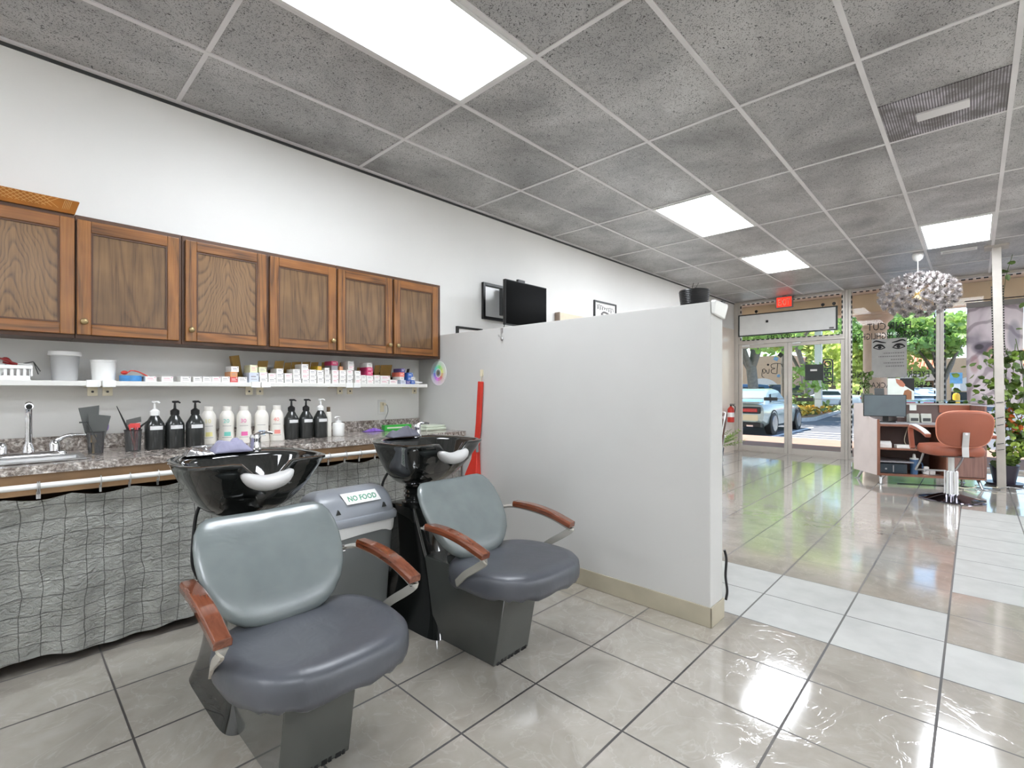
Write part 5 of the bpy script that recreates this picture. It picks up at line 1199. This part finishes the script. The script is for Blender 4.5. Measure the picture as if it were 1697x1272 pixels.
for (x, y, z) in ((-.33,-.14,2.27),(-.34,-.12,1.98),(-.40,-.02,2.62),(-.40,-.05,2.8),(-.38,.02,2.7)): leafcloud(mb, 1, lambda r: (x, y, z), .10, int(z*100), .3)
mb.build('foliage', 'leaf_dark', t)['kind'] = 'stuff'
t = thing('floor_plant', 'leafy green plant standing behind the partition end near the entrance', 'potted plant', (8.5, 3.22, 0))
MB().lathe([(.001,0),(.09,0),(.12,.24),(.11,.24),(.001,.2)], n=24).build('pot', 'pot_plum', t, smooth=40)
mb = MB()
for k in range(34):
    a = k*2.4; el = .25+.5*((k*7) % 10)/10; ln = .30+.16*((k*3) % 5)/5
    p = Vector((.03*math.cos(a), .03*math.sin(a), .20+.2*el)); d = Vector((math.cos(a)*math.cos(el), math.sin(a)*math.cos(el), math.sin(el)))
    mb.tube([p, p+d*ln*.6, p+d*ln*.95+Vector((0,0,-.04))], .003, 4)
    for j in range(5):
        q = p+d*ln*(.45+.13*j); sd = Vector((-d.y, d.x, .2)).normalized()
        for s in (-1, 1): mb.add([q, q+sd*s*.03+d*.02, q+sd*s*.07+d*.03, q+sd*s*.03-d*.01], [(0,1,2,3)])
mb.build('foliage', 'leaf_mid', t)['kind'] = 'stuff'
# banner
g = G('banner_print'); co_ = g.co(); x, y, z = g.sep(co_)
wv = g.noi(g.mp(co_, (1, 1, .55), (.6, 0, 0)), 2.2, 3, .5, .8); strand = g.wav(g.mp(co_, (1, 1, .6), (.5, 0, 0)), 1.6, 6, 3, 1.2, 'RINGS', 'X')
c = g.ramp(wv, (.3, lin((150,140,148))), (.45, lin((206,192,198))), (.6, lin((222,212,214))), (.75, lin((196,166,176))))
c = g.mix(g.ramp(strand, (.86, 0), (.97, .55)), c, lin((112,92,100)))
def blob(cy_, cz_, ry, rz_, soft=.6):
    d2 = g.ma('ADD', g.ma('POWER', g.ma('DIVIDE', g.ma('SUBTRACT', y, cy_), ry), 2), g.ma('POWER', g.ma('DIVIDE', g.ma('SUBTRACT', z, cz_), rz_), 2)); return g.ramp(d2, (1-soft, 1), (1, 0))
c = g.mix(g.ma('MULTIPLY', blob(.10,.86,.17,.12), .85), c, lin((84,74,90))); c = g.mix(g.ma('MULTIPLY', blob(.17,.88,.06,.05), .8), c, lin((40,34,40)))
c = g.mix(g.ma('MULTIPLY', blob(-.20,1.02,.08,.26), .6), c, lin((110,108,126))); c = g.mix(g.ma('MULTIPLY', blob(.02,.78,.08,.12), .5), c, lin((232,168,150)))
c = g.mix(g.ma('MULTIPLY', blob(.22,.62,.06,.16), .5), c, lin((150,92,96)))
g.set(col=c, rough=.5); M['banner_print'] = g.m
t = thing('window_banner', 'tall portrait banner with pale pink print hung before the front window at right', 'banner', (10.2, -.22, 1.0))
def bn_(u, v): return (.012*math.sin(u*6+v*2), -.30+.60*u+.012*math.sin(v*3), 1.48*v)
MB().grid(14, 24, bn_).build('print', 'banner_print', t, smooth=60, solid=.003)
mat('banner_grey', (126,120,116), .5); MB().box(-.008,.008,-.305,.31,1.48,1.56).build('top_hem', 'banner_grey', t); MB().cyl((0,-.32,1.585),(0,.33,1.585),.008,n=10).build('hanging_rod', 'black_plastic', t, smooth=40)
# eye poster on the window
mat('poster_grey', (168,166,162), .6)
t = thing('eye_poster', 'grey poster of two made-up eyes taped to the front window', 'poster', (10.31, 1.044, 1.44))
MB().box(-.003,.0,-.235,.235,0,.655).build('sheet', 'poster_grey', t)
mb = MB()
for s in (-1, 1):
    cy_ = s*.125
    mb.tube(bez([(-.005,cy_-s*.085,.585),(-.005,cy_-s*.02,.60),(-.005,cy_+s*.05,.622),(-.005,cy_+s*.095,.598)],5), [.006+.008*math.sin(math.pi*q/15) for q in range(16)], 6)
    mb.tube(bez([(-.005,cy_-s*.075,.505),(-.005,cy_-s*.02,.548),(-.005,cy_+s*.04,.545),(-.005,cy_+s*.09,.51)],5), [.005+.014*math.sin(math.pi*q/15) for q in range(16)], 6)
    mb.tube(bez([(-.005,cy_-s*.075,.502),(-.005,cy_,.478),(-.005,cy_+s*.085,.508)],5), .007, 6)
    mb.sph((-.004,cy_,.512),(.003,.026,.026),14,8)
mb.build('eye_print', 'black_print', t)
mb = MB()
for k, (a, b) in enumerate([(-.20,.08),(-.20,.14),(-.20,-.02),(-.19,.07),(-.20,.05)]): 
    yy = a
    while yy < b: 
        w_ = .018+.012*((k*5+int(yy*100)) % 4)/4; mb.box(-.0045,-.003,yy,min(b, yy+w_),.40-.055*k,.418-.055*k); yy += w_+.008
mb.build('text_lines', 'grey_print', t)
# ------------------------------------------------------------------ outside: walk, car park, building across
mat('stucco', (244,226,200), .85, var=.04, vs=3); mat('stucco_white', (214,206,198), .85, var=.03); mat('column_stone', (226,208,194), .8, var=.06, vs=4)
mat('walk', (160,130,114), .85, var=.06, vs=2); mat('asphalt', (108,108,112), .9, var=.08, vs=1.5); mat('line_white', (240,240,238), .8); mat('line_blue', (120,170,205), .8, var=.08)
mat('curb', (190,188,184), .85); mat('mulch', (150,116,84), .95, var=.15, vs=9); mat('bark', (132,124,116), .9, var=.14, vs=9); mat('roof_tile', (214,148,112), .8, var=.12, vs=8); mat('beige_wall', (200,166,134), .85, var=.04)
mat('dark_glass', (40,52,56), .1)
def leafmat(name, rgb):
    g = G(name); c = lin(rgb); v = g.noi(g.co(), .9, 3); col = g.ramp(v, (.3, tuple(x*.6 for x in c)), (.7, tuple(min(1, x*1.25) for x in c)))
    g.set(col=col, rough=.5); tr = g.n('ShaderNodeBsdfTranslucent'); g.put(tr.inputs[0], col); mx = g.n('ShaderNodeMixShader'); mx.inputs[0].default_value = .45
    g.nt.links.new(g.b.outputs[0], mx.inputs[1]); g.nt.links.new(tr.outputs[0], mx.inputs[2]); g.nt.links.new(mx.outputs[0], g.out.inputs[0]); M[name] = g.m
leafmat('tree_green', (160,192,104)); leafmat('tree_lime', (206,220,128)); leafmat('tree_dark', (142,178,104))
mat('bush', (140,160,92), .7, var=.2, vs=4); mat('flower', (232,186,70), .7, var=.15, vs=9)
struct('trim_5', MB().box(10.42, 14.25, -30, 40, -.25, -.02), 'walk')
struct('trim_6', MB().box(14.25, 140, -90, 120, -.35, -.15), 'asphalt')
struct('trim_7', MB().box(10.40, 13.15, -14, 20, 3.25, 3.6), 'stucco_white')
struct('trim_8', MB().box(12.62, 13.15, -14, 20, 2.86, 3.25).box(10.36, 10.46, -14, 20, H, 3.25), 'stucco')
t = thing('porch_column', 'round pale stone column with a flared capital outside the front window', 'column', (12.89, 1.545, -.02))
MB().lathe([(.001,0),(.30,0),(.30,.12),(.26,.16),(.23,.22),(.215,.3),(.205,2.5),(.205,2.52),(.24,2.54),(.24,2.58),(.215,2.60),(.22,2.66),(.30,2.74),(.32,2.76),(.32,2.82),(.345,2.84),(.345,2.88),(.001,2.88)], n=40).build('shaft', 'column_stone', t, smooth=35)
mb = MB()
for x in (14.75, 15.25, 15.8, 16.45, 17.2, 18.1): mb.box(x, x+.14, 2.3, 4.25, -.1495, -.147)
mb.box(14.75, 20.5, 4.25, 4.37, -.1495, -.147).box(14.75, 20.5, 2.1, 2.3, -.1495, -.147)
o = mb.build('parking_marking', 'line_white'); tag(o, 'white hatched parking lines on the asphalt right of the parked coupe', 'marking')
mb = MB(); mb.box(14.75, 20.5, 1.75, 2.0, -.1495, -.147).box(15.5, 17.2, .6, 1.75, -.1495, -.1475)
o = mb.build('parking_marking', 'line_blue'); tag(o, 'blue painted parking line on the asphalt outside the right door', 'marking')

def car(loc, rz, label, paint, suv=False, L=4.9, W=1.92, H_=1.42, cat='car', detail=False):
    t = thing('car', label, cat, loc, rz)
    k = L/4.9; h = H_/1.42; wz = .34
    # stations from rear (x=0) to front (x=L)
    st = [(0,.86,.42,.84),(.06,.93,.36,.93),(.35,.97,.27,.955),(1.0,1.0,.22,.96),(1.7,1.0,.2,.95),(2.6,.985,.2,.95),(3.3,.975,.2,.93),(4.2,.96,.22,.88),(4.7,.90,.28,.80),(4.88,.80,.38,.70)]
    rings = []
    for x, w_, z0_, z1_ in st:
        w_ *= W/2; z0_ *= h; z1_ *= h; zm = (z0_+z1_)/2
        rings.append([(x*k, y_*w_, z_) for y_, z_ in ((-.82,z0_),(-.96,z0_+.10),(-1.0,zm),(-.985,z1_-.12),(-.92,z1_-.02),(-.70,z1_+.012),(0,z1_+.025),(.70,z1_+.012),(.92,z1_-.02),(.985,z1_-.12),(1.0,zm),(.96,z0_+.10),(.82,z0_))])
    MB().loft(rings).build('body', paint, t, smooth=32)
    gh = [(.62,.80,.955,.80,.96),(1.15,.82,.955,.70,1.28),(1.55,.82,.95,.66,1.405),(2.2,.82,.95,.66,1.42),(2.65,.82,.945,.66,1.37),(3.35,.80,.94,.78,.95)] if not suv else [(.12,.86,.95,.80,1.0),(.32,.86,.95,.74,1.62),(.9,.86,.95,.73,1.70),(2.2,.86,.95,.73,1.70),(2.75,.86,.945,.72,1.60),(3.45,.84,.94,.80,.95)]
    rings = []
    for x, wb, zb, wt, zt in gh:
        wb *= W/2; wt *= W/2; zb *= h; zt *= h
        rings.append([(x*k,-wb,zb-.03),(x*k,-wt,zt-.03),(x*k,-wt*.86,zt),(x*k,wt*.86,zt),(x*k,wt,zt-.03),(x*k,wb,zb-.03)])
    MB().loft(rings).build('cabin', paint, t, smooth=30)
    def gp(i, u, v, f):  # point on cabin side/between stations
        pass
    # glazing: rear, front, sides slightly proud of the cabin
    (xa, wba, zba, wta, zta), (xb, wbb, zbb, wtb, ztb) = gh[0], gh[2] if not suv else gh[1]
    mb = MB(); q = W/2; e = .012
    mb.add([(xa*k+.06-e,-wta*q*.9,zta*h+.04),(xa*k+.06-e,wta*q*.9,zta*h+.04),(xb*k-.06-e,wtb*q*.84,ztb*h-.035+e),(xb*k-.06-e,-wtb*q*.84,ztb*h-.035+e)], [(0,1,2,3)])
    mid = gh[1]; mb.v = mb.v
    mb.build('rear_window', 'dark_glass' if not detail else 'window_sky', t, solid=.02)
    xf, wbf, zbf, wtf, ztf = gh[-1]; xg, wbg, zbg, wtg, ztg = gh[-2]
    MB().add([(xf*k-.06+e,-wtf*q*.92,ztf*h+.05),(xf*k-.06+e,wtf*q*.92,ztf*h+.05),(xg*k+.06+e,wtg*q*.84,ztg*h-.02),(xg*k+.06+e,-wtg*q*.84,ztg*h-.02)], [(0,1,2,3)]).build('windscreen', 'dark_glass', t, solid=.02)
    for s in (-1, 1):
        i0, i1 = (1, -2)
        a_, b_ = gh[1], gh[-2]
        mb = MB(); mb.add([(a_[0]*k+.05, s*(a_[1]*q-.01+e), a_[2]*h+.03),(b_[0]*k+.35, s*(b_[1]*q-.01+e), b_[2]*h+.03),(b_[0]*k-.05, s*(b_[3]*q+.02+e), b_[4]*h-.09),(a_[0]*k+.30, s*(a_[3]*q+.02+e), min(a_[4]*h+.0, 1.6)-.03)], [(0,1,2,3)]); mb.build('side_window', 'dark_glass', t, solid=.02)
        for x in (.92, 3.95):
            wh = MB().lathe([(.001,-.11),(.25,-.11),(.335,-.10),(.345,-.06),(.345,.06),(.335,.10),(.25,.11),(.001,.11)], (x*k, s*(W/2-.10), .345), 28, 'y').build('wheel', 'rubber', t, smooth=40)
            mb = MB(); mb.lathe([(.001,0),(.06,.0),(.24,-.015),(.245,.01)], (x*k, s*(W/2+.012), .345), 28, 'y'); mb.build('rim', 'steel', wh, smooth=40)
            MB().lathe([(.37,-.01),(.40,-.012),(.40,.02),(.37,.02)], (x*k, s*(W/2-.01), .36), 28, 'y', False, False).build('wheel_arch', 'rubber', t)
    for s in (-1, 1):
        MB().box(-.02, .06, min(s*.12, s*.80)*W/1.92, max(s*.12, s*.80)*W/1.92, .70*h, .84*h).build('tail_light', 'tail_red', t, bevel=.02) if not detail else None
        MB().box(L-.14, L+.005, min(s*.5, s*.78)*W/1.92, max(s*.5, s*.78)*W/1.92, .55*h, .66*h).build('headlight', 'satin_white_metal', t, bevel=.02)
    if detail:
        MB().box(-.05, .08, -.82, .82, .665, .865).build('light_surround', 'black_plastic', t, bevel=.03)
        for s in (-1, 1): MB().box(-.06, .0, min(s*.08, s*.74), max(s*.08, s*.74), .71, .82).build('tail_light', 'tail_red', t, bevel=.02)
        MB().prism([(-.04,.965),(.35,.985),(.34,1.01),(-.07,1.02)], 'y', -.80, .80).build('spoiler', paint, t, bevel=.008)
        mb = MB(); mb.prism([(-.02,.25),(.30,.22),(.30,.36),(-.03,.40)], 'y', -.82, .82); mb.build('lower_bumper', 'black_plastic', t, bevel=.02)
        MB().box(-.03, .02, -.30, .30, .40, .445).build('reflector', 'tail_red', t)
        for s in (-1, 1): MB().box(-.05, .12, s*.52-.10, s*.52+.10, .265, .335).build('exhaust_tip', 'chrome', t, bevel=.02)
        MB().box(-.014, .02, -.74, .74, .455, .635).build('bumper_reflection', 'coupe_reflection_tan', t)  # tan panel paints a reflection onto the rear bumper
    return t
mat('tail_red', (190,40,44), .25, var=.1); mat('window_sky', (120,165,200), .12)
def paint(n, c): 
    mat(n, c, .25, metal=.15, coat=.8, var=.02)
paint('coupe_paint', (168,178,172)); paint('coupe_reflection_tan', (206,190,160)); paint('paint_white', (232,236,238)); paint('paint_dark', (44,52,62)); paint('paint_red', (180,52,56)); paint('paint_blue', (60,92,128)); paint('paint_silver', (200,212,220))
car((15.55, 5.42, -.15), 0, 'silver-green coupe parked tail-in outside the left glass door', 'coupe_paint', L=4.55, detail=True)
car((44, 5.9, -.15), R(80), 'white car in the distance seen left of the column', 'paint_white')
car((42.5, 9.8, -.15), R(75), 'dark car parked behind the white square lamp post', 'paint_dark', suv=True, H_=1.5)
car((46, 13.6, -.15), R(85), 'red car in the distance behind the tree trunk', 'paint_red')
car((39, 10.6, -.15), R(100), 'dark blue car parked behind the shrub', 'paint_blue', suv=True, H_=1.5)
car((25.5, 1.6, -.15), R(8), 'pale silver car parked beyond the reception desk window', 'paint_silver', H_=1.48)

# planted island, lamp post
def island(pts, lab):
    t = thing('planted_island', lab, 'planting', (28, 7, -.15)); o = Vector((28, 7, -.15))
    mb = MB(); mb.prism([(p[0], p[1]) for p in pts], 'z', -.149, .0); mb.build('curb', 'curb', t, True)
    cx_ = sum(p[0] for p in pts)/len(pts); cy_ = sum(p[1] for p in pts)/len(pts)
    ins = [(cx_+(p[0]-cx_)*.93, cy_+(p[1]-cy_)*.93) for p in pts]
    mb = MB(); mb.prism(ins, 'z', .0, .03); mb.build('mulch_bed', 'mulch', t, True)
    f = leafcloud(MB(), 420, lambda r: (r.uniform(24.2,31), r.uniform(5.6,7.6), .05+r.uniform(0,.28)), .28, 31, .4); o_ = f.build('ground_cover', 'flower', t, True); o_['kind'] = 'stuff'
    f = leafcloud(MB(), 420, lambda r: (r.uniform(24.2,36), r.uniform(5.6,8.6), .05+r.uniform(0,.22)), .28, 32, .4); o_ = f.build('ground_cover', 'bush', t, True); o_['kind'] = 'stuff'
    return t
island([(23.4,5.9),(23.9,5.3),(24.8,5.1),(27.1,5.25),(33,5.7),(39.5,6.2),(39.5,9.5),(33,10),(24.2,9.5),(23.4,8.6)], 'curbed planting island with mulch and yellow flowers in the car park')
t = thing('lamp_post', 'white square lamp post standing in the planting island', 'post', (29.4, 5.9, -.0)); MB().box(-.15,.15,-.15,.15,.03,8.5).build('post', 'satin_white_metal', t)
MB().box(-.7,.7,-.16,.16,8.5,8.65).build('lamp_head', 'satin_white_metal', t)
o = leafcloud(MB(), 500, lambda r: (31.2+r.gauss(0,.36), 7.0+r.gauss(0,.4), .1+abs(r.gauss(0,.3))), .3, 41, .4).build('shrub', 'bush', loc=(31.2,7.0,.03)); tag(o, 'rounded pale green shrub growing beside the grey tree trunk', 'shrub')

def tree(x, y, z0, hgt, tr, crown, m, label, n=1500, ls=.5, seed=1, forks=3, cat='tree', lean=(0,0)):
    t = thing('tree', label, cat, (x, y, z0)); r = random.Random(seed)
    cx_, cy_, cz_, rx, ry, rz_ = crown
    top = Vector((lean[0], lean[1], hgt))
    mb = MB(); mb.tube(bez([(0,0,0),(lean[0]*.3,lean[1]*.3,hgt*.5),tuple(top)],5), [tr*1.25]*2+[tr]*8+[tr*.8], 10)
    for k in range(forks):
        a = k*2*math.pi/max(1,forks)+seed; e = Vector((cx_+rx*.6*math.cos(a), cy_+ry*.6*math.sin(a), cz_+rz_*.2))
        mb.tube(bez([tuple(top*.8), tuple(top*.8+(e-top*.8)*.5+Vector((0,0,.2))), tuple(e)],4), [tr*.6]*4+[tr*.35]*4+[tr*.15], 8)
    mb.build('trunk', 'bark', t, smooth=60)
    blobs = [(Vector((r.gauss(0,.42)*rx, r.gauss(0,.42)*ry, r.gauss(0,.40)*rz_)), r.uniform(.30,.5)) for _ in range(26)]
    def f(q):
        b, s = q.choice(blobs); d = Vector((q.gauss(0,1), q.gauss(0,1), q.gauss(0,1))).normalized()*q.uniform(.6,1)*s
        return (cx_+b.x+d.x*rx, cy_+b.y+d.y*ry, cz_+b.z+d.z*rz_)
    o = leafcloud(MB(), int(n*2.2), f, ls*.62, seed+50, .42).build('crown', m, t); o['kind'] = 'stuff'; return t
tree(25.2, 7.75, .02, 2.6, .24, (0,.6,5.0,3.2,3.0,2.2), 'tree_green', 'spreading tree with forked grey trunk seen through the left glass door', 1900, .42, 3, 4, lean=(.1,.2))
tree(29.1, 7.4, .02, 4.2, .20, (0,0,7.0,3.4,3.4,2.0), 'tree_lime', 'tree with straight grey trunk in the island seen through the right glass door', 1700, .45, 7, 3)
tree(32, 6.9, .02, 4.6, .14, (.5,-.5,6.9,2.4,2.4,1.5), 'tree_lime', 'slim leaning tree just right of the straight grey trunk', 1200, .42, 8, 2, lean=(.2,.9))
tree(50, 6.3, -.15, 2.2, .25, (0,0,4.4,4.6,4.6,3.6), 'tree_lime', 'yellow-green tree left of the porch column', 1900, .6, 12, 3)
tree(52, 1.9, -.15, 2.2, .28, (0,.3,5.5,4.2,3.2,1.35), 'tree_green', 'big round green tree right of the window mullion', 2200, .6, 17, 4)
tree(47, 4.6, -.15, 3.0, .25, (0,0,5.8,4.0,3.4,1.4), 'tree_dark', 'dark green tree behind the window lettering', 2000, .55, 21, 3)
tree(40, 14.5, -.15, 3, .25, (0,0,6.6,5,5,3.4), 'tree_green', 'leafy green tree rising behind the left glass door', 2000, .6, 27, 3)
tree(56, 12.5, -.15, 3, .25, (0,0,7.0,5.0,4,2.0), 'tree_lime', 'yellow-green tree far behind the lamp post', 2000, .7, 33, 3)

# shopping arcade across the car park
def shop(x, y0, y1, zt, lab, arcade=True, roof=True):
    t = thing('shop_building', lab, 'building', (x+4, (y0+y1)/2, -.15)); zb = -.149
    if arcade:
        MB().box(x+2.5, x+9, y0, y1, zb, zt+.4).build('wall', 'beige_wall', t, True)
        MB().box(x, x+2.5, y0, y1, zt-1.0, zt+.2).build('fascia', 'stucco_white', t, True)
        n = max(2, int((y1-y0)/3.2))
        for k in range(n+1):
            yy = y0+.3+(y1-y0-.6)*k/n; MB().box(x+.1, x+.55, yy-.22, yy+.22, zb, zt-1.0).build('pillar', 'stucco_white', t, True)
        for k in range(n):
            ya = y0+.3+(y1-y0-.6)*k/n+.5; yb = y0+.3+(y1-y0-.6)*(k+1)/n-.5
            w_ = MB().box(x+2.44, x+2.5, ya, yb, zb+.1, zt-1.2).build('shop_window', 'dark_glass', t, True)
            mb = MB(); mb.box(x+2.40, x+2.45, ya, yb, zb+1.9, zb+2.0).box(x+2.40, x+2.45, (ya+yb)/2-.04, (ya+yb)/2+.04, zb+.1, zt-1.2); mb.build('window_bar', 'stucco_white', w_, True)
    else:
        MB().box(x, x+9, y0, y1, zb, zt+.4).build('wall', 'beige_wall', t, True)
        mb = MB(); yc = (y0+y1)/2; rr_ = 1.9
        mb.prism([(yc+rr_*math.cos(a), 1.1+rr_*.8*math.sin(a)) for a in [math.pi*q/16 for q in range(17)]], 'x', x-.05, x+.02); mb.build('arch_panel', 'stucco_white', t, True)
        MB().box(x-.05, x+.02, yc-rr_, yc+rr_, zb, 1.0).build('shop_window', 'dark_glass', t, True)
    if roof:
        mb = MB(); nr = int((y1-y0)/.32)
        for k in range(nr):
            yy = y0+(k+.5)*(y1-y0)/nr; w_ = (y1-y0)/nr*.48
            mb.tube([(x-.35, yy, zt+.22), (x+4.2, yy, zt+2.0)], w_, 8)
        mb.add([(x-.3,y0,zt+.2),(x-.3,y1,zt+.2),(x+4.2,y1,zt+1.95),(x+4.2,y0,zt+1.95),(x+9,y1,zt+.3),(x+9,y0,zt+.3)], [(0,1,2,3),(3,2,4,5)])
        mb.build('tiled_roof', 'roof_tile', t, True)
    return t
shop(68, 2.6, 8.2, 3.2, 'white arcade shop with an orange tiled roof across the car park')
shop(66, -2.8, 2.4, 4.0, 'beige shop front with a white arch across the car park', arcade=False, roof=False)
shop(64, 15.5, 22, 4.9, 'tall beige shop building seen through the left glass door', arcade=False, roof=False)
shop(70, 8.6, 15.2, 3.4, 'white arcade shop seen through the right glass door beyond the trees')
shop(68, -16, -3.0, 3.4, 'long arcade shop behind the banner at the far right')
t = thing('parking_sign', 'blue disabled parking sign on a post outside the right window', 'sign', (39.5, .80, -.15)); MB().box(-.03,.03,-.03,.03,0,2.4).build('post', 'steel', t); MB().box(-.05,-.03,-.28,.28,1.75,2.4).build('plate', 'line_blue', t); MB().box(-.055,-.05,-.18,.18,1.4,1.72).build('plate', 'paper', t)
mat('bollard_yellow', (240,180,40), .5)
t = thing('bollard', 'yellow bollard below the blue parking sign outside', 'bollard', (39.0, .78, -.15)); MB().lathe([(.001,0),(.17,0),(.17,1.05),(.12,1.16),(.001,1.18)], n=18).build('post', 'bollard_yellow', t, smooth=40)
# ------------------------------------------------------------------ camera, light, world
cam = bpy.data.cameras.new('camera'); co = bpy.data.objects.new('camera', cam); C.objects.link(co)
cam.sensor_width = 36; cam.lens = 36*804.4/1697; cam.shift_x = 0; cam.shift_y = 9.4/1697; cam.clip_start = .02; cam.clip_end = 500
co.location = (0, 0, 1.233); co.rotation_euler = (R(90), 0, R(43.617-90)); bpy.context.scene.camera = co
sun = bpy.data.lights.new('sun', 'SUN'); so = bpy.data.objects.new('sun', sun); C.objects.link(so)
sun.energy = 6.0; sun.angle = R(.6); sun.color = (1, .96, .9)
so.rotation_euler = Vector((-.15, -.46, -.87)).to_track_quat('-Z', 'Y').to_euler()
w = bpy.data.worlds.new('world'); bpy.context.scene.world = w; w.use_nodes = True
nt = w.node_tree; bg = nt.nodes['Background']; sky = nt.nodes.new('ShaderNodeTexSky'); sky.sky_type = 'NISHITA'
sky.sun_disc = False; sky.sun_elevation = R(52); sky.sun_rotation = R(225); sky.air_density = 1.0; sky.dust_density = .1; sky.ozone_density = 1.5
nt.links.new(sky.outputs[0], bg.inputs[0]); bg.inputs[1].default_value = .19
sc = bpy.context.scene
sc.view_settings.view_transform = 'Standard'; sc.view_settings.look = 'None'; sc.view_settings.gamma = 1; sc.view_settings.exposure = 1.0; sc.view_settings.use_curve_mapping = False
sc.cycles.use_denoising = True; sc.cycles.max_bounces = 10; sc.cycles.diffuse_bounces = 5; sc.cycles.transparent_max_bounces = 16
sc.cycles.sample_clamp_indirect = 6; sc.cycles.caustics_reflective = False; sc.cycles.caustics_refractive = False
